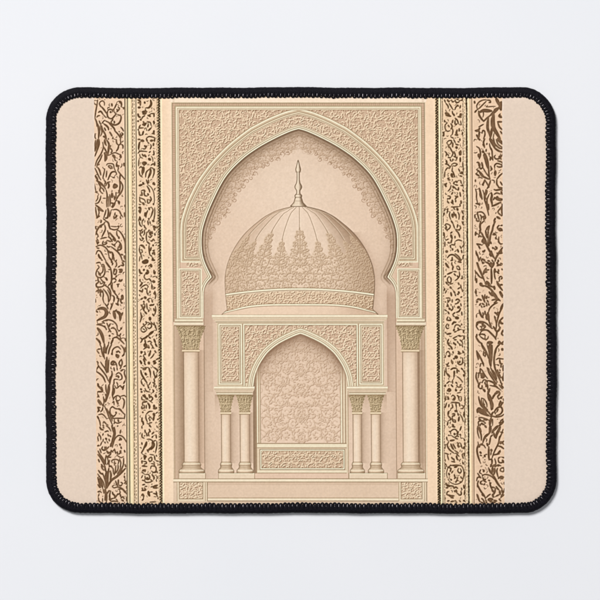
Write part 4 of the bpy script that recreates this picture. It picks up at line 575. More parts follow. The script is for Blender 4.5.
# imposts
for s in (-1, 1):
    xa, xb = sorted((C + s * 120.6, C + s * 97.5))
    M_im = np.minimum(np.minimum(band(D * s, 99.6, 119.0), band(YY, 271.4, 315.0)), sm(d_in - 4.2))
    edge = np.minimum(np.minimum(D * s - 97.5, 121.2 - D * s), np.minimum(YY - 268.2, 318.4 - YY))
    edge = np.minimum(edge, d_in - 1.4)
    blend(band(edge, 0, 40), c8(220, 198, 170), FULL, 0.9)
    blend(band(edge, 0.3, 1.5), CREAM); blend(band(edge, 1.5, 2.0), LINE); blend(band(edge, 2.0, 2.8), CREAM2); blend(band(edge, 2.8, 3.3), LINE2)
    M_im = np.minimum(sm(edge - 3.3), band(D * s, 60, 130))
    blend(M_im, c8(218, 186, 160))
    bx = (C - 119, C - 97, 271, 316) if s < 0 else (C + 97, C + 119, 271, 316)
    carve(M_im, rinceau(M_im, bx, 33, 4.4, 0.74, None, 1.05, 0.3), c8(128, 96, 70), c8(244, 222, 194), 1.0)
    a, b_ = sorted((C + s * 97.0, C + s * 125.0))
    rect(a, b_, 318.3, 322.4, c8(232, 215, 186)); hline(a, b_, 318.9, 0.6, LINE2); hline(a, b_, 321.9, 0.8, LINE)
    rect(a - 1, b_ + 1, 322.6, 325.8, c8(230, 208, 182)); hline(a - 1, b_ + 1, 323.2, 0.7, CREAM); hline(a - 1, b_ + 1, 325.6, 0.7, LINE)

# ---------------------------------------------- the recess behind the arch
REC = sm(-d_in) * sm(FR - 0.5 - U) * sm(U - FL - 0.5)
t_in = -d_in
wall = np.empty_like(IMG); wall[:] = WALL
k = np.exp(-(((U - 292) / 62) ** 2 + ((YY - 185) / 46) ** 2))[..., None]
wall = wall * (1 - 0.7 * k) + c8(236, 211, 190) * 0.7 * k
wall += (noise_m * 0.016)[..., None]
m = REC[..., None]; IMG[:] = IMG * (1 - m) + wall * m
IDS[(d_in < 0) & (U > FL) & (U < FR)] = ID_PIC
# lacework fringe under the arch
scal = 3.2 * np.abs(np.sin((np.arctan2(D, 215 - YY) * 13))) + 5 * fractal(9, 15)
reach = (15.5 + scal * 1.25) * step(262 - YY, -8, 62) 
M_fr = REC * sm(reach - t_in) * sm(t_in - 3) * (YY < 268)
blend(M_fr, c8(216, 184, 158), FULL, 0.12)
buf = rinceau(M_fr, (200, 400, 130, 266), 41, 3.9, 0.58, C, 1.0, 0.15)
carve(M_fr, buf, c8(152, 118, 92), c8(240, 214, 190), 0.75, 2, 0.0)
blend(buf * REC, c8(160, 126, 98), FULL, 0.28)
buf = canvas()                                           # curls along the lower lip of the fringe
def inner_at(y): return float(np.interp(y, [p[1] for p in ih], [p[0] for p in ih]))
for s in (-1, 1):
    for k_ in range(22):
        a = 0.16 + 1.75 * k_ / 21
        best = None
        for R in np.arange(20, 130, 1.0):
            x, y = C + s * R * math.sin(a), 222 - R * math.cos(a)
            j, i = int((y - Y0) * SS), int((x + SHEAR * (y - 300) - X0) * SS)
            if t_in[j, i] < reach[j, i] + 0.5: best = (x, y); break
        if best and best[1] < 262:
            x, y = best; R = rnd.uniform(2.0, 3.1); sg = rnd.choice((-1, 1)); a0 = rnd.uniform(0, 6.28)
            stroke(buf, [(x + R * (1 - .75 * q / 11) * math.cos(a0 + sg * 6.5 * q / 11), y + R * (1 - .75 * q / 11) * math.sin(a0 + sg * 6.5 * q / 11)) for q in range(12)], 0.65, 'both', smooth=False)
blend(buf, c8(158, 122, 95), FULL, 0.75)
# engraved tone of the soffit (ink of the print)
up = step(292 - YY, 0, 22)
tone = np.exp(-np.clip(t_in, 0, 99) / 4.2) * up
topk = np.exp(-np.clip(t_in, 0, 99) / 9.5) * up * step(215 - YY, -20, 60)
blend(REC * np.clip(tone * 0.9 + topk * 0.24, 0, 0.95), c8(128, 100, 77))
for a, cc, al in [(0.9, c8(112, 86, 64), .7), (2.7, c8(206, 178, 150), .55), (3.6, c8(126, 98, 74), .6), (5.4, c8(200, 170, 142), .4), (6.3, c8(140, 110, 84), .45)]:
    blend(REC * band(t_in, a - 0.4, a + 0.4) * up * (0.35 + 0.65 * step(YY, 150, 215)), cc, FULL, al)
blend(REC * band(t_in, -0.2, 0.6), c8(120, 94, 70), FULL, 0.7)
# pointed lip where the arch springs
for s in (-1, 1):
    buf = canvas(); stroke(buf, [(C + s * 91, 268), (C + s * 86.6, 274), (C + s * 84.6, 277), (C + s * 87, 280), (C + s * 91, 284.5)], 1.3, 'both')
    blend(buf, c8(140, 112, 86), FULL, 0.75)
# lower wall tone by the big columns
lowy = step(YY, 280, 300)
blend(REC * lowy * np.exp(-np.clip(D + 101.5, 0, 99) / 5.0), c8(150, 120, 94), FULL, 0.75)        # right of the left column
blend(REC * lowy * np.exp(-np.clip(101.5 - D, 0, 99) / 7.0), c8(186, 152, 126), FULL, 0.55)
blend(REC * lowy * step(340 - YY, -40, 22) * step(A, 80, 92), c8(176, 142, 118), FULL, 0.35)
blend(REC * lowy * np.exp(-np.clip(D - 88, 0, 99) / 4.0) * (D > 87) * (YY < 392), c8(172, 138, 114), FULL, 0.5)
blend(REC * lowy * np.exp(-np.clip(-88 - D, 0, 99) / 7.0) * (D < -87) * (YY < 392), c8(190, 158, 134), FULL, 0.3)
# recess beside the big columns
rect(FL + 0.5, C - 109, 326, 479, c8(206, 176, 150)); rect(C + 109, FR - 0.5, 326, 479, c8(210, 180, 154))
blend(step(D, -125, -116) * (D < -107) * band(YY, 326, 479) * (D > -126), c8(156, 126, 100), FULL, 0.75)
blend(step(-D, -127, -116.5) * (D > 110) * band(YY, 326, 479) * (D < 126), c8(150, 120, 96), FULL, 0.6)
vline(FL + 1.6, 326, 479, 0.8, LINE2, 0.8); vline(FL + 0.6, 326, 500, 0.9, c8(222, 196, 168)); vline(FR - 0.9, 326, 500, 1.0, c8(236, 216, 188)); vline(FR - 2.0, 326, 479, 0.7, LINE2)
vline(FR - 7.6, 326, 479, 0.6, LINE2, 0.9); vline(FR - 6.6, 326, 479, 0.7, c8(226, 200, 174), 0.7)

# ---------------------------------------------- dome
DC = 299.9
dome_half = [(0, 205.6), (6, 206.2), (21, 209.8), (31, 214.4), (39, 219.6), (54, 232.6), (65.2, 247.7), (72, 262.8), (74.8, 275.8), (75, 286), (74.4, 296), (73.4, 306), (73.2, 309.5), (76, 312), (79.5, 315.4)]
dh = [tuple(p) for p in catmull(dome_half, 6)]
poly = [(DC + a, y) for a, y in dh] + [(DC - a, y) for a, y in reversed(dh)]
dd = poly_sdf(poly)
MD = sm(dd) * (YY < 315.2)
IDS[MD > 0.5] = ID_DOME
hw = np.interp(ys, [p[1] for p in dh], [p[0] for p in dh]).astype(np.float32)[:, None]
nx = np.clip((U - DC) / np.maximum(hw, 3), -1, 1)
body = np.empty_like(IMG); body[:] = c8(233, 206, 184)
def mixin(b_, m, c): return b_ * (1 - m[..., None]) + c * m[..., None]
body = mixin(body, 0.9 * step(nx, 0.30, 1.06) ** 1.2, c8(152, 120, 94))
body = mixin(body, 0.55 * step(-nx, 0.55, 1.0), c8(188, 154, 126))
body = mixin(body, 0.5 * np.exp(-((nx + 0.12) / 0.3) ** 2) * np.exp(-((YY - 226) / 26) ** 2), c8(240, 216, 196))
body += (noise_m * 0.014)[..., None]
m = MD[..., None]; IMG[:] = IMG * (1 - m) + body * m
# floral drawing of the lower dome, climbing the ribs in spires
ribs_top = 206.8
rib_n = [-0.92, -0.74, -0.53, -0.29, 0.0, 0.29, 0.53, 0.74, 0.92]
M_df = MD * sm(288.2 + 6.2 * nx ** 2 - YY)
def dome_x(n_, y): return DC + n_ * float(np.interp(y, [p[1] for p in dh], [p[0] for p in dh]))
def dput(b_, n_, pts, w, taper='ink', smooth=True):
    """a motif drawn about a meridian of the dome: offsets shrink towards its edge"""
    c_ = math.sqrt(max(0.05, 1 - n_ * n_))
    stroke(b_, [(dome_x(n_, y) + dx * (0.25 + 0.75 * c_), y) for dx, y in pts], w, taper, smooth=smooth)
mo = random.Random(8)
SPIRES = [(0.0, 229.5, 0.15), (-.29, 241, .11), (.29, 241, .11), (-.525, 232.5, .13), (.525, 232.5, .13), (-.735, 241, .10), (.735, 241, .10), (-.90, 236, .11), (.90, 236, .11)]
spire = np.zeros_like(YY) + 266
for n_, tip, wd in SPIRES:
    u_ = np.abs(nx - n_) / wd; v_ = (YY - tip) / 30             # a leafy candelabrum: lobed, widening downwards
    wide_ = 0.16 + 0.70 * np.clip(v_, 0, 1) ** 0.75 + 0.20 * np.sin(np.clip(v_, 0, 1) * 9.6) ** 2
    spire = np.where((v_ > 0) & (u_ < wide_), np.minimum(spire, YY - 2), spire)
spire = np.minimum(spire, 252.5 - 5.0 * np.cos(nx * 23.4) - 4 * np.abs(nx))
M_or = M_df * np.clip(gauss((YY > spire).astype(np.float32), 1.2), 0, 1)
buf = rinceau(M_or, (224, 377, 228, 296), 51, 4.6, 0.60, DC, 1.1, 0.35, 0.10) * M_or
for n_, tip, wd in SPIRES:
    dput(buf, n_, [(0, tip - 2.5), (0, tip + 14), (0, tip + 30)], 0.7, 'ink')
    for f in (3, 8, 14, 21):
        for s in (-1, 1):
            q = (1.6 + 0.22 * f) * wd / 0.13
            dput(buf, n_, [(0, tip + f + 2.2), (s * q * 0.8, tip + f + 1.2), (s * q * 1.25, tip + f - 0.6), (s * q, tip + f - 1.8), (s * q * 0.6, tip + f - 0.8)], 0.72, 'ink')
blend(M_or, c8(227, 198, 169), FULL, 0.28)
blend(M_df * np.clip(gauss(buf, 7) * 1.3, 0, 1), c8(226, 196, 166), FULL, 0.18)
carve(M_df, buf, c8(142, 108, 80), c8(246, 224, 199), 0.78, 2, 0.0)
blend(buf * M_df, c8(154, 120, 90), FULL, 0.32)
buf = canvas(); buf2 = canvas()
for n_, tip in zip([-0.90, -0.735, -0.525, -0.29, 0.0, 0.29, 0.525, 0.735, 0.90], [236, 240, 233, 240, 230, 240, 233, 240, 236]):
    pts = []
    for y in np.linspace(207.4, tip, 14):
        h = float(np.interp(y, [p[1] for p in dh], [p[0] for p in dh])); pts.append((DC + n_ * h * (0.9 if y < 212 else 1.0), y))
    stroke(buf, pts, 0.6, 'none'); stroke(buf2, [(x + 0.8, y) for x, y in pts], 0.55, 'none')
blend(buf * MD, c8(140, 112, 86), FULL, 0.75); blend(buf2 * MD, c8(244, 222, 198), FULL, 0.6)
# drum
ytop = 288.6 + 5.8 * nx ** 2; ybot = 304.0 + 8.2 * np.abs(nx) ** 4
M_dr = MD * sm(YY - ytop - 2.4) * sm(ybot - YY)
blend(M_dr, c8(222, 188, 156), FULL, 0.55)
buf = rinceau(M_dr, (224, 377, 288, 312), 52, 4.2, 0.68, DC, 1.05, 0.3)
carve(M_dr, buf, c8(130, 96, 68), c8(246, 222, 192), 0.9)
for off, t, cc, al in [(-0.6, 0.7, LINE, .8), (0.4, 1.5, CREAM, 1), (1.6, 0.6, LINE, .9), (2.3, 0.7, CREAM2, .7)]:
    blend(MD * band(YY - ytop - off, -t / 2, t / 2), cc, FULL, al)
for off, t, cc, al in [(-0.3, 0.6, LINE, .8), (0.7, 1.4, CREAM, 1), (1.8, 0.6, LINE, .8)]:
    blend(MD * band(YY - ybot - off, -t / 2, t / 2), cc, FULL, al)
blend(MD * sm(YY - ybot - 2.2), c8(236, 206, 180), FULL, 0.85)
blend(MD * sm(YY - ybot - 2.2) * step(nx, 0.3, 1), c8(206, 172, 146), FULL, 0.6)
blend(band(dd, -0.1, 0.65) * (YY < 315.2) * (0.55 + 0.45 * step(nx, -0.2, 0.6)), c8(120, 94, 70), FULL, 0.85)
blend(sm(-dd) * np.exp(-np.clip(-dd, 0, 50) / 3.2) * (D > 40) * band(YY, 232, 315), c8(170, 136, 112), FULL, 0.4)

# ---------------------------------------------- finial
fin = [(0, 160), (0.5, 161.4), (0.9, 163.6), (1.6, 166.2), (2.2, 168.2), (2.5, 169.4), (2.2, 171.0), (1.2, 172.2), (1.1, 176), (1.2, 180), (1.7, 183), (3.2, 185.6), (3.5, 187.0), (3.0, 188.6), (1.6, 190.4), (1.6, 193), (2.2, 194.6), (3.4, 195.2), (3.5, 196.6), (2.6, 197.4), (3.6, 199), (3.9, 200.6), (4.6, 202.6), (6.4, 204.6), (8.2, 206.4)]
FC = 299.0
poly = [(FC + a, y) for a, y in fin] + [(FC - a, y) for a, y in reversed(fin)]
df = poly_sdf(poly); MF = sm(df)
fh = np.interp(ys, [p[1] for p in fin], [p[0] for p in fin]).astype(np.float32)[:, None]
fn = np.clip((U - FC) / np.maximum(fh, 0.5), -1, 1)
fb = np.empty_like(IMG); fb[:] = c8(234, 212, 188)
fb = mixin(fb, 0.9 * step(fn, 0.0, 1.0), c8(122, 96, 72)); fb = mixin(fb, 0.45 * step(-fn, 0.5, 1.0), c8(160, 132, 104))
m = MF[..., None]; IMG[:] = IMG * (1 - m) + fb * m
blend(band(df, -0.45, 0.3) * (YY < 207), c8(116, 92, 68), FULL, 0.8)
for y, al in [(172.0, .5), (194.4, .7), (197.3, .8), (201, .4)]: hline(FC - 3, FC + 3, y, 0.55, c8(126, 100, 76), al)
IDS[MF > 0.5] = ID_FINIAL

# ---------------------------------------------- niche and gallery
GC = 300.2
G = U - GC; GA = np.abs(G)
nh = [(0, 333.6), (5, 335.4), (13, 339), (20, 342.6), (25.5, 346.2), (31.5, 351.2), (36, 356.4), (42, 366), (46, 376.5), (47.8, 388)]
nhp = [tuple(p) for p in catmull(nh, 6)] + [(47.8, 479)]
dn = poly_sdf([(GC + a, y) for a, y in nhp] + [(GC - a, y) for a, y in reversed(nhp)])
# space under the gallery between the pairs of columns
MN = sm(dn) * (YY < 479)
IDS[(dn > 0) & (YY < 479)] = ID_NICHE
blend(MN, c8(212, 181, 155))
NB = np.minimum(sm(40.6 - GA), sm(443 - YY)) * MN
blend(NB, c8(232, 203, 180))
buf = rinceau(NB * sm(37.5 - GA) * sm(440 - YY), (GC - 38, GC + 38, 340, 440), 61, 6.8, 0.66, GC, 1.15, 0.16, 0.08)
fadew = 0.62 + 0.38 * step(YY, 350, 385)
carve(NB, buf, c8(154, 118, 92), c8(245, 221, 198), 0.66, 2, 0.0)
blend(buf * NB * fadew, c8(166, 130, 102), FULL, 0.24)
# engraved tone under the niche arch and on its jambs
blend(MN * np.clip(np.exp(-np.clip(dn, 0, 99) / 5.0) * 0.85 * step(400 - YY, 0, 30) + 0.34 * np.exp(-np.clip(dn, 0, 99) / 13) * step(380 - YY, 0, 35), 0, 0.9), c8(146, 114, 90))
jl = MN * step(YY, 360, 392)
blend(jl * band(G, -50, -40.8) , c8(196, 166, 138), FULL, 0.7)
blend(jl * band(G, -50, -45.2) , c8(140, 112, 88), FULL, 0.75)
blend(jl * band(G, 40.8, 50), c8(222, 196, 168), FULL, 0.8)
for x_, cc, t in [(-44.6, LINE, .7), (-43.4, CREAM, 1.2), (-42.2, LINE2, .6), (-41.2, CREAM2, .9), (-40.4, LINE, .6), (39.6, LINE2, .6), (40.6, CREAM, 1.1), (41.8, LINE, .6), (43.2, CREAM2, 1.2), (44.6, LINE, .7), (46.2, CREAM2, 1.0), (47.2, LINE2, .6)]:
    blend(jl * band(G, x_ - t / 2, x_ + t / 2), cc, FULL, 0.9)
# sill and panel
rect(GC - 44, GC + 45.5, 443, 473.2, c8(224, 200, 172)); hline(GC - 44, GC + 45.5, 443.4, 0.8, LINE, .8); rect(GC - 44, GC + 45.5, 444.2, 447.2, c8(238, 222, 194)); hline(GC - 44, GC + 45.5, 447.8, 0.7, LINE2)
xa, xb, ya, yb = GC - 41.5, GC + 44.0, 449.0, 470.0
frame(xa, xb, ya, yb, 0.7, LINE); frame(xa + .7, xb - .7, ya + .7, yb - .7, 1.0, CREAM); frame(xa + 1.7, xb - 1.7, ya + 1.7, yb - 1.7, 0.5, LINE)
M_p = np.minimum(band(U, xa + 2.2, xb - 2.2), band(YY, ya + 2.2, yb - 2.2)); blend(M_p, c8(220, 188, 160))
carve(M_p, rinceau(M_p, (xa, xb, ya, yb), 62, 4.9, 0.74, (xa + xb) / 2, 1.05, 0.3), c8(128, 96, 70), c8(244, 222, 194), 1.0)
rect(GC - 44, GC + 45.5, 470.4, 472.8, c8(236, 218, 190)); hline(GC - 44, GC + 45.5, 473.0, 0.7, LINE2)
rect(GC - 47, GC + 47, 473.4, 479, c8(228, 196, 172)); hline(GC - 47, GC + 47, 478.6, 0.6, LINE2)

# gallery box
def gal(m, c, al=1.0): blend(m, c, FULL, al)
gx0, gx1 = 216.7, 383.9
MG = np.minimum(band(U, gx0, gx1), band(YY, 320, 386.6)) * sm(-dn)
gal(MG, c8(224, 204, 174))
IDS[(MG > 0.5)] = ID_GALLERY
def gframe(x0, x1, y0, y1, t, c, al=1.0):
    d = np.minimum(np.minimum(U - x0, x1 - U), np.minimum(YY - y0, y1 - YY)); blend(band(d, 0, t) * sm(-dn - 5.6), c, FULL, al)
for x0, x1 in ((217.6, 242.4), (358.2, 383.2)):
    gframe(x0, x1, 323.2, 385.2, 0.6, LINE2); gframe(x0 + .6, x1 - .6, 323.8, 384.6, 1.3, CREAM); gframe(x0 + 1.9, x1 - 1.9, 325.1, 383.3, 0.6, LINE); gframe(x0 + 2.5, x1 - 2.5, 325.7, 382.7, 1.0, CREAM2); gframe(x0 + 3.5, x1 - 3.5, 326.7, 381.7, 0.5, LINE)
    M_p = np.minimum(band(U, x0 + 4.0, x1 - 4.0), band(YY, 327.2, 381.2)); blend(M_p, c8(222, 188, 162))
    carve(M_p, rinceau(M_p, (x0, x1, 326, 382), 70, 4.0, 0.68, (x0 + x1) / 2, 1.05, 0.3), c8(124, 92, 66), c8(246, 224, 196), 1.0)
x0, x1 = 242.4, 358.2
gframe(x0, x1, 323.2, 396, 0.6, LINE2); gframe(x0 + .6, x1 - .6, 323.8, 396, 1.2, CREAM); gframe(x0 + 1.8, x1 - 1.8, 325.0, 396, 0.6, LINE)
M_p = np.minimum(np.minimum(band(U, x0 + 2.4, x1 - 2.4), band(YY, 325.6, 383.0)), sm(-dn - 6.0)); blend(M_p, c8(222, 188, 162))
carve(M_p, rinceau(M_p, (x0, x1, 325, 383), 75, 5.0, 0.74, GC, 1.1, 0.22), c8(126, 94, 68), c8(246, 224, 196), 1.0)
for a, b_, cc in [(0, 1.3, CREAM), (1.3, 1.9, LINE), (1.9, 3.0, c8(234, 218, 190)), (3.0, 3.6, LINE2), (3.6, 4.9, CREAM), (4.9, 5.6, LINE2)]:
    blend(band(-dn, a, b_) * band(YY, 322, 386.5) * (GA < 57), cc, FULL, 0.95)
# cornices
def cornice(xa, xb, y0, y1, taper, ident):
    h = y1 - y0
    e = np.clip((YY - y0 - h * 0.42) / (h * 0.58), 0, 1) * taper
    m = np.minimum(np.minimum(sm(U - xa - e), sm(xb - e - U)), band(YY, y0, y1))
    blend(m, c8(233, 213, 186)); IDS[m > 0.5] = ident
    for f, t, cc, al in [(0.0, 0.5, LINE, .8), (0.15, 1.0, c8(246, 232, 206), 1), (0.42, 0.6, LINE2, .9), (0.66, 1.6, c8(212, 184, 156), .9), (0.92, 0.9, LINE, .75)]:
        blend(m * band(YY - y0 - f * h, -t / 2, t / 2), cc, FULL, al)
cornice(211.8, 387.4, 314.6, 322.6, 4.2, ID_GALLERY)
for xa, xb in ((213.6, GC - 46.2), (GC + 46.2, 387.2)):
    cornice(xa, xb, 386.3, 393.2, 2.2, ID_GALLERY)
    rect(xa + 2.4, xb - 2.4, 393.2, 395.0, c8(214, 190, 160), 1, ID_GALLERY); hline(xa + 2.4, xb - 2.4, 393.8, 0.7, CREAM); hline(xa + 2.4, xb - 2.4, 394.8, 0.5, LINE)
blend(REC * np.exp(-np.clip(YY - 395, 0, 99) / 9.0) * (YY > 394.5) * ((GA > 46.5) & (GA < 86)), c8(164, 132, 106), FULL, 0.45)

# ---------------------------------------------- columns
def column(cx, hw_, ytop_, ycap0, ycap1, capw, ident, base_y, small):
    n = (U - cx) / hw_
    # tone on the wall beside the shaft
    near = band(YY, ycap1, base_y) * (n > 0.9)
    blend(near * np.exp(-np.clip(U - cx - hw_, 0, 99) / (3.0 if not small else 2.6)) * (U < cx + hw_ + 9), c8(140, 110, 86), FULL, 0.62)
    m = np.minimum(band(n * hw_, -hw_, hw_), band(YY, ycap1 - 1, base_y))
    w = win(cx - 22, cx + 22, ytop_ - 2, base_y + 20)
    nn = n[w]; b_ = np.empty(nn.shape + (3,), np.float32); b_[:] = c8(236, 209, 184)
    def mi(mk, c):
        nonlocal b_
        b_ = b_ * (1 - mk[..., None]) + c * mk[..., None]
    mi(0.75 * np.exp(-((nn + 0.25) / 0.36) ** 2), c8(243, 221, 199))
    mi(0.72 * step(nn, 0.25, 1.05), c8(176, 144, 118))
    mi(0.30 * step(-nn, 0.6, 1.05), c8(190, 160, 134))
    mi(0.5 * np.exp(-np.clip(YY[w] - ycap1, 0, 99) / 5.0), c8(196, 164, 138))
    mm = m[w][..., None]; IMG[w] = IMG[w] * (1 - mm) + b_ * mm
    IDS[w][m[w] > 0.5] = ident
    blend(band(n * hw_, -hw_ - 0.3, -hw_ + 0.4) * band(YY, ycap1, base_y), c8(134, 108, 82), FULL, 0.75)
    blend(band(n * hw_, hw_ - 0.3, hw_ + 0.3) * band(YY, ycap1, base_y), c8(140, 112, 88), FULL, 0.6)
    # capital: a bell of acanthus leaves
    T = np.clip((YY - ycap0) / (ycap1 - ycap0), 0, 1)
    wv = hw_ * 1.12 + (capw - hw_ * 1.12) * (1 - T) ** 1.7
    wob = 0.35 * np.sin(YY * 2.1 + cx)
    mc = np.minimum(sm(wv + wob - np.abs(U - cx)), band(YY, ycap0, ycap1))
    cn = (U - cx) / capw
    blend(mc, c8(194, 168, 132)); IDS[mc > 0.5] = ident
    r = random.Random(int(cx)); dk, lt = canvas(), canvas()
    H = ycap1 - ycap0
    for row, (yb_, hh, cnt) in enumerate([(ycap1 - 0.3, 0.50, 5), (ycap1 - 0.28 * H, 0.55, 5), (ycap0 + 0.42 * H, 0.36, 6)]):
        for i in range(cnt):
            f = (i + 0.5 * (row % 2) + 0.25) / cnt * 2 - 1
            wb = hw_ * 1.05 + (capw - hw_) * (0.12 + 0.42 * row) 
            xb_ = cx + f * wb * 0.9; tip = (xb_ + f * wb * 0.28, yb_ - hh * H)
            for sg in (-1, 0, 1):
                q = [(xb_ + sg * 0.3, yb_), (xb_ + sg * 0.16 * wb * 0.8 + f * 0.5, yb_ - hh * H * 0.55), (tip[0] + sg * 0.14 * wb, tip[1] + abs(sg) * 0.9)]
                stroke(dk if sg else lt, q, (0.75 if not small else 0.6) * r.uniform(.8, 1.2), 'both')
            stroke(lt, [(tip[0] - 0.8, tip[1] + 0.5), tip, (tip[0] + 0.8, tip[1] + 0.8)], 0.8, 'both')
            stroke(dk, [(tip[0] - 0.9, tip[1] + 1.3), (tip[0], tip[1] + 0.9), (tip[0] + 0.9, tip[1] + 1.5)], 0.6, 'both')
    for sg in (-1, 1):                                     # corner volutes
        x_, y_ = cx + sg * capw * 0.84, ycap0 + 0.2 * H; R = 0.13 * H
        stroke(lt, [(x_ + R * (1 - .07 * q) * math.cos(sg * q * 0.55), y_ + R * (1 - .07 * q) * math.sin(sg * q * .55)) for q in range(12)], 0.6, 'both', smooth=False)
        stroke(dk, [(x_ + (R + .5) * math.cos(q * 0.5), y_ + (R + .5) * math.sin(q * .5)) for q in range(1, 9)], 0.5, 'both', smooth=False)
    for q in range(int(50 if not small else 26)):
        x_, y_ = cx + r.uniform(-1, 1) * capw, r.uniform(ycap0 + 0.6, ycap1 - 0.6); a = r.uniform(0.6, 2.4)
        stroke(dk if q % 2 else lt, [(x_, y_), (x_ + 0.9 * math.cos(a), y_ + 0.9 * math.sin(a))], r.uniform(.35, .6), 'leaf')
    blend(dk * mc, c8(112, 92, 66), FULL, 0.62); blend(lt * mc, c8(224, 203, 168), FULL, 0.6)
    tex = rinceau(mc, (cx - capw, cx + capw, ycap0, ycap1), int(cx * 3), 2.0 if small else 2.7, 0.6, cx)
    carve(mc, tex, c8(98, 76, 50), c8(230, 208, 170), 0.66)
    blend(mc * step(cn, 0.2, 1.0), c8(120, 98, 66), FULL, 0.4)
    blend(mc * np.exp(-np.clip(YY - ycap0, 0, 99) / 2.0), c8(120, 96, 66), FULL, 0.5)
    # astragal
    rect(cx - hw_ * 1.22, cx + hw_ * 1.22, ycap1 - 0.4, ycap1 + 1.6, c8(230, 206, 174), 1, ident); hline(cx - hw_ * 1.2, cx + hw_ * 1.2, ycap1 - 0.4, 0.5, LINE, .8); hline(cx - hw_ * 1.2, cx + hw_ * 1.2, ycap1 + 1.9, 0.7, LINE, .85)
    # base: two tori and a scotia
    yb0 = base_y; k_ = 1.0
    prof = [(hw_ * 1.0, yb0 - 1.5), (hw_ * 1.16, yb0 - 0.4), (hw_ * 1.30, yb0 + 1.2), (hw_ * 1.26, yb0 + 2.6), (hw_ * 1.2, yb0 + 3.6), (hw_ * 1.38, yb0 + 5.2), (hw_ * 1.68, yb0 + 6.6), (hw_ * 1.75, yb0 + 8.2), (hw_ * 1.72, yb0 + 10.2)]
    bw = np.interp(ys, [p[1] for p in prof], [p[0] for p in prof]).astype(np.float32)[:, None]
    mb = np.minimum(sm(bw - np.abs(U - cx)), band(YY, yb0 - 1.5, yb0 + 10.2))
    bn = (U - cx) / np.maximum(bw, 1)
    blend(mb, c8(228, 202, 174)); IDS[mb > 0.5] = ident
    blend(mb * step(bn, 0.15, 1.0), c8(150, 120, 92), FULL, 0.7); blend(mb * step(-bn, 0.55, 1.0), c8(160, 130, 102), FULL, 0.5)
    for yy_, t, cc, al in [(-1.2, .6, LINE, .7), (0.4, 1.0, CREAM, .6), (2.4, .7, LINE, .85), (4.0, 1.0, c8(170, 142, 112), .7), (5.6, .6, LINE, .5), (7.2, 1.2, c8(244, 226, 200), .7), (9.6, .9, LINE, .8)]:
        blend(mb * band(YY - yb0 - yy_, -t / 2, t / 2), cc, FULL, al)
    blend(band(bw - np.abs(U - cx), -0.3, 0.5) * band(YY, yb0 - 1.5, yb0 + 10), c8(120, 96, 70), FULL, 0.6)

def plinth(x0, x1, ident):
    rect(x0, x1, 473.0, 479, c8(232, 208, 182), 1, ident); hline(x0, x1, 473.5, 0.8, CREAM); hline(x0, x1, 473.0, 0.5, LINE, .8); hline(x0, x1, 478.7, 0.6, LINE2); vline(x1, 473, 479, 0.6, LINE, .8); vline(x0, 473, 479, 0.5, LINE, .7)
# ledge and lower course first
rect(FL, FR, 479, 600, c8(226, 198, 172), 1, ID_BASE)
rect(FL, FR, 478.9, 481.8, c8(240, 221, 194)); hline(FL, FR, 478.9, 0.6, LINE, .7); hline(FL, FR, 482.0, 0.8, LINE, .85)
rect(206.5, 397.5, 482.4, 497.4, c8(226, 197, 172)); rect(206.5, 397.5, 482.4, 485, c8(206, 176, 150), 0.5)
hline(206.5, 397.5, 498.0, 0.7, LINE2); rect(206.5, 397.5, 498.4, 500.6, c8(238, 219, 192)); hline(206.5, 397.5, 501.0, 0.7, LINE)
plinth(217.4, 253.6, ID_BASE); plinth(348.0, 386.4, ID_BASE); plinth(177.8, 204.4, ID_BASE); plinth(396.6, 424.6, ID_BASE)
for x0, x1 in ((175.4, 206.6), (397.2, 425.8)):
    rect(x0, x1, 482.2, 501.4, c8(230, 208, 180)); vline(x0 + .5, 482.4, 501.2, 0.6, LINE2); vline(x1 - .4, 482.4, 501.2, 0.7, LINE); vline(x1 - 2.4, 482.4, 501.2, 0.6, LINE2)
    xa, xb, ya, yb = x0 + 2.4, x1 - 4.6, 481.9, 499.2
    frame(xa, xb, ya, yb, 0.6, LINE); M_p = np.minimum(band(U, xa + .8, xb - .8), band(YY, ya + .8, yb - .8)); blend(M_p, c8(220, 188, 160))
    carve(M_p, rinceau(M_p, (xa, xb, ya, yb), int(x0), 3.4, 0.85), c8(132, 98, 72), c8(246, 224, 196), 1.1)
columns = [(190.6, 7.3, 322, 326, 350, 15.0, True), (409.8, 7.6, 322, 326, 350, 14.6, True),
           (225.1, 4.5, 394, 395, 412.4, 8.6, False), (244.0, 4.7, 394, 395, 412.4, 8.6, False), (356.4, 4.2, 394, 395, 412.4, 8.6, False), (375.0, 4.5, 394, 395, 412.4, 8.6, False)]
for i, (cx, hw_, a, b_, c_, cw, big) in enumerate(columns):
    column(cx, hw_, a, b_, c_, cw, ID_COL + i, 463.2, not big)

IMG[..., 1] *= np.where((U > FL) & (U < FR), 1.009, 1.0).astype(np.float32)     # the picture is printed a little less pink than its margins
# paper grain and unevenness of the print, then the softness of dye printed into cloth
printed = ((U > 95.3) & (U < 503.3)).astype(np.float32)
g = fractal(1.3, 91, 2) * 0.030 + fractal(28, 92, 3) * 0.022
IMG += (g * printed)[..., None] * np.array([1.0, 1.05, 1.15], np.float32)
IMG += (fractal(2.2, 93, 3) * 0.012 * (1 - printed))[..., None]
del wall, body, fb
IMG = gauss(np.clip(IMG, 0.01, 1), 0.7)
IMG = np.clip(IMG + 0.75 * (IMG - gauss(IMG, 3.2)), 0.01, 1)      # the crisp line of the plate
LIN = np.where(IMG <= 0.04045, IMG / 12.92, ((IMG + 0.055) / 1.055) ** 2.4).astype(np.float32)
PRINT_GAIN = 0.965
LIN *= PRINT_GAIN

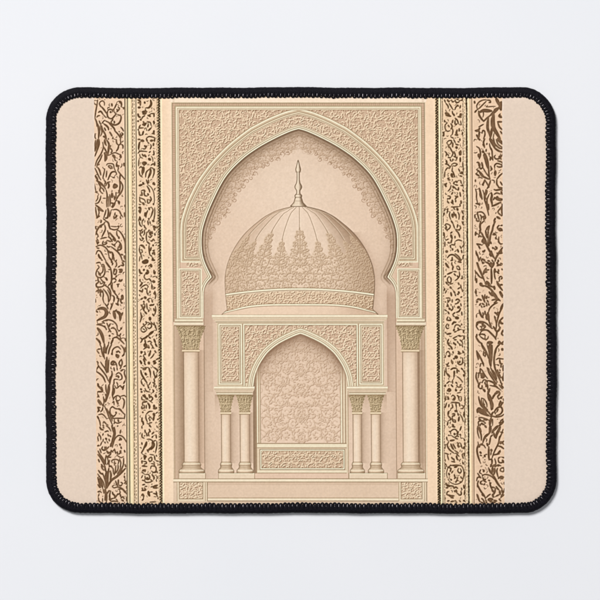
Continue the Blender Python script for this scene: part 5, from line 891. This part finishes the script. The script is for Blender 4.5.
# ================================================================= the pad
def outline(inset, n_arc=40, step_px=0.35):
    """closed rounded outline of the pad, inset by so many pixels; points and outward normals"""
    L, R_, T, B = 45.5, 556.6, 87.2, 513.7
    rad = 34.0
    pts = []
    for cx, cy, a0 in ((R_ - rad, T + rad, -90), (R_ - rad, B - rad, 0), (L + rad, B - rad, 90), (L + rad, T + rad, 180)):
        for i in range(n_arc + 1):
            a = math.radians(a0 + 90 * i / n_arc)
            pts.append((cx + rad * math.cos(a), cy + rad * math.sin(a)))
    pts.append(pts[0])
    p, _ = resample(pts, step_px)
    p = p[:-1]
    t = np.roll(p, -1, 0) - np.roll(p, 1, 0); t /= np.linalg.norm(t, axis=1)[:, None]
    nrm = np.stack([t[:, 1], -t[:, 0]], 1)               # outward (the outline runs clockwise on the page)
    s = np.arange(len(p)) / len(p) * 2 * math.pi
    # hand-sewn unevenness of the edge and the slight lean of the pad's right side
    wob = 0.30 * np.sin(7 * s + 1) + 0.22 * np.sin(17 * s + 2.4) + 0.14 * np.sin(41 * s + .3)
    q = p + nrm * wob[:, None]
    q[:, 0] += np.where(q[:, 0] > 300, 0.0028 * (q[:, 1] - 300) , 0)
    return q - nrm * inset, nrm, q

pad = bpy.data.objects.new("mouse_pad", None)
pad.empty_display_size = 0.05
col.objects.link(pad)
pad["label"] = "rectangular cloth mouse pad printed with a domed arch between floral borders, black stitched edge"
pad["category"] = "mouse pad"

# cloth: one fine sheet cut along the borders of what is printed on it
VW, VH = NW // 2 + 1, NH // 2 + 1
vx = X0 + np.arange(VW) * 0.5; vy = Y0 + np.arange(VH) * 0.5
pad_img = np.pad(LIN, ((1, 1), (1, 1), (0, 0)), mode='edge')
COLS = 0.25 * (pad_img[0:2 * VH:2, 0:2 * VW:2][:VH, :VW] + pad_img[1::2, 0:2 * VW:2][:VH, :VW] + pad_img[0:2 * VH:2, 1::2][:VH, :VW] + pad_img[1::2, 1::2][:VH, :VW])
GX, GY = np.meshgrid(vx, vy)
def rr_sdf(x, y, inset):
    L, R_, T, B, rad = 45.5 + inset, 556.6 - inset, 87.2 + inset, 513.7 - inset, 34.0 - inset
    cx, cy, hx, hy = (L + R_) / 2, (T + B) / 2, (R_ - L) / 2 - rad, (B - T) / 2 - rad
    qx, qy = np.abs(x - cx) - hx, np.abs(y - cy) - hy
    return rad - (np.hypot(np.maximum(qx, 0), np.maximum(qy, 0)) + np.minimum(np.maximum(qx, qy), 0))   # > 0 inside
vd = rr_sdf(GX, GY, 0)
wx_, wy_ = W(GX, GY)
VZ = TOP - 0.00035 * np.exp(-np.clip(vd - 9.5, 0, 60) / 2.5) + 0.00006 * np.sin(GX * 0.021) * np.sin(GY * 0.027 + 1)
VERT = np.stack([wx_, wy_, VZ], -1).reshape(-1, 3).astype(np.float32)
VCOL = np.concatenate([COLS.reshape(-1, 3), np.ones((VW * VH, 1), np.float32)], 1)
QI, QJ = np.meshgrid(np.arange(VW - 1), np.arange(VH - 1))
qc = rr_sdf(GX[:-1, :-1] + .25, GY[:-1, :-1] + .25, 0) > 6.6
qid = IDS[0:2 * (VH - 1):2, 0:2 * (VW - 1):2]
def sheet(name, ids, parent):
    sel = qc & np.isin(qid, ids)
    j, i = np.nonzero(sel)
    base = j * VW + i
    f = np.stack([base + VW, base + VW + 1, base + 1, base], 1)
    used, inv = np.unique(f, return_inverse=True)
    return mesh_obj(name, VERT[used], inv.reshape(-1, 4), M_CLOTH, parent, VCOL[used])

IDS[(IDS == ID_CLOTH) & (XX > 300)] = 30
qid = IDS[0:2 * (VH - 1):2, 0:2 * (VW - 1):2]
sheet("cloth_margin", [ID_CLOTH], pad)
sheet("cloth_margin", [30], pad)
for ident, lab in ((ID_WIDE_L, "wide brown foliage border with thin rules on its right side"), (ID_WIDE_R, "wide brown foliage border with bold lily leaves beside the right margin")):
    sheet("foliage_border", [ident], pad)["label"] = lab
for ident, lab in ((ID_NARROW_L, "narrow border of small brown leaves left of the arch"), (ID_NARROW_R, "narrow border of small brown leaves right of the arch")):
    sheet("narrow_border", [ident], pad)["label"] = lab
pic = sheet("printed_picture", [ID_PIC], pad)
sheet("carved_arch", [ID_ARCH], pic)
sheet("dome", [ID_DOME], pic)
sheet("finial", [ID_FINIAL], pic)
sheet("gallery", [ID_GALLERY], pic)
sheet("niche", [ID_NICHE], pic)
sheet("base_course", [ID_BASE], pic)
for i in range(6):
    sheet("column", [ID_COL + i], pic)

# rubber base under the cloth
pin, nrm, _ = outline(3.0, step_px=3.0)
n = len(pin)
bx, by = W(pin[:, 0], pin[:, 1])
zt = TOP - 0.0006
ring0 = np.stack([bx, by, np.full(n, 0.0002)], 1); ring1 = np.stack([bx, by, np.full(n, zt)], 1)
ctr = np.array([[0, 0, 0.0002], [0, 0, zt]])
v = np.vstack([ring0, ring1, ctr])
ii = np.arange(n); nn_ = (ii + 1) % n
f = np.vstack([np.stack([ii, nn_, nn_ + n], 1), np.stack([ii, nn_ + n, ii + n], 1), np.stack([ii, np.full(n, 2 * n), nn_], 1), np.stack([ii + n, nn_ + n, np.full(n, 2 * n + 1)], 1)])
mesh_obj("rubber_base", v, f, M_RUBBER, pad)

# overlocked edge: a rolled binding ribbed by its threads
P0, NRM, Q0 = outline(0, step_px=0.35)
n = len(P0)
s_len = np.arange(n) * 0.35
srng = np.random.default_rng(5)
prof = [(1.3, 0.00005), (0.3, 0.0005), (0.0, 0.0013), (0.25, 0.0021), (1.0, 0.00275), (2.2, 0.00318), (3.8, 0.00336), (5.8, 0.00338), (7.9, 0.00328), (8.8, 0.00300)]
rib_ph = 2 * np.pi * s_len / 1.42
rib = (0.5 + 0.5 * np.cos(rib_ph + 1.3 * np.sin(s_len * 0.11) + 0.9 * np.sin(s_len * 0.037)))
jit = np.interp(s_len, np.arange(0, s_len[-1] + 3, 1.42), srng.normal(0, 1, len(np.arange(0, s_len[-1] + 3, 1.42))))
rows = []
for k_, (o, z) in enumerate(prof):
    amp = (0, .10, .20, .22, .2, .2, .18, .16, .16, .3)[k_]
    off = o + amp * (1 - rib) * (1 if k_ < 5 else 0) - 0.10 * jit * (k_ in (1, 2, 3)) - (0.5 * jit * 0.4 if k_ == 9 else 0)
    q = Q0 - NRM * off[:, None]
    x_, y_ = W(q[:, 0], q[:, 1])
    zz = z - amp * 0.00030 * (1 - rib) + 0.00002 * jit
    rows.append(np.stack([x_, y_, np.maximum(zz, 0.00003)], 1))
K = len(rows); V = np.stack(rows, 1).reshape(-1, 3)
ii = np.arange(n)[:, None]; kk = np.arange(K - 1)[None]
nx_i = (ii + 1) % n
F = np.stack([ii * K + kk, ii * K + kk + 1, nx_i * K + kk + 1, nx_i * K + kk], -1).reshape(-1, 4)
# thread loops that bite into the cloth along the inner side
def at_s(s, o, z):
    f_ = (s / 0.35) % n; i0 = int(f_); t = f_ - i0; i1 = (i0 + 1) % n
    q = Q0[i0] * (1 - t) + Q0[i1] * t; nn2 = NRM[i0] * (1 - t) + NRM[i1] * t
    q = q - nn2 * o; x_, y_ = W(q[0], q[1]); return np.array([x_, y_, z])
def tube(path, rad, sides=6):
    path = np.asarray(path); m_ = len(path); vs, fs = [], []
    t = np.gradient(path, axis=0); t /= np.linalg.norm(t, axis=1)[:, None]
    up_ = np.array([0, 0, 1.0])
    for i in range(m_):
        a = np.cross(t[i], up_); a /= max(1e-9, np.linalg.norm(a)); b_ = np.cross(a, t[i])
        for k_ in range(sides):
            an = 2 * math.pi * k_ / sides; vs.append(path[i] + rad * (math.cos(an) * a + math.sin(an) * b_))
    for i in range(m_ - 1):
        for k_ in range(sides):
            fs.append((i * sides + k_, i * sides + (k_ + 1) % sides, (i + 1) * sides + (k_ + 1) % sides, (i + 1) * sides + k_))
    return vs, fs
total = n * 0.35
n_st = int(round(total / 4.15)); p_ = total / n_st
TV, TF = [], []
for i in range(n_st):
    s0 = i * p_ + srng.normal(0, 0.12); w_ = p_ * srng.uniform(0.92, 1.06); reach_ = srng.normal(10.1, 0.2); lean = srng.normal(0.25, 0.22)
    r_ = 0.80 * srng.uniform(0.9, 1.12) * SC
    zc = TOP + 0.00012
    path = [at_s(s0 - 0.03 * w_, 5.2, 0.00325), at_s(s0 + 0.04 * w_ + lean * 0.5, 7.2, 0.00335), at_s(s0 + 0.14 * w_ + lean, reach_ - 1.3, zc + 0.0002), at_s(s0 + 0.32 * w_ + lean, reach_ - 0.25, zc), at_s(s0 + 0.5 * w_ + lean, reach_, zc - 0.00003),
            at_s(s0 + 0.68 * w_ + lean, reach_ - 0.25, zc), at_s(s0 + 0.86 * w_ + lean, reach_ - 1.3, zc + 0.0002), at_s(s0 + 0.96 * w_ + lean * 0.5, 7.2, 0.00335), at_s(s0 + 1.03 * w_, 5.2, 0.00325)]
    vs, fs = tube(catmull(path, 3), r_)
    b0 = len(V) + len(TV); TV += vs; TF += [tuple(q + b0 for q in f_) for f_ in fs]
edge = mesh_obj("stitched_edge", np.vstack([V, np.array(TV)]), np.vstack([F, np.array(TF)]), M_THREAD, pad)
# the pale looper thread that shows between the loops
UV, UF = [], []
for i in range(n_st):
    s0 = i * p_; a = srng.uniform(0.40, 0.62); L_ = srng.uniform(0.2, 1.0)
    path = [at_s(s0 + a * p_ + 0.5, 5.6 + 1.2 * (1 - L_), 0.00300), at_s(s0 + (a + .04) * p_ + 0.3, 7.9, 0.00341), at_s(s0 + (a + .06) * p_ + 0.15, 8.7, 0.00326), at_s(s0 + (a + .05) * p_, 9.4, 0.00300)]
    vs, fs = tube(catmull(path, 3), SC * srng.uniform(0.18, 0.42))
    b0 = len(UV); UV += vs; UF += [tuple(q + b0 for q in f_) for f_ in fs]
mesh_obj("looper_thread", UV, UF, M_UNDER, edge)

# ================================================================= the white surface below
S = 6.0
g_ = np.array([(-S, -S, 0), (S, -S, 0), (S, S, 0), (-S, S, 0)])
table = mesh_obj("tabletop", g_, [(0, 1, 2, 3)], M_TABLE)
table["kind"] = "structure"
table["label"] = "plain white surface lying under the mouse pad"
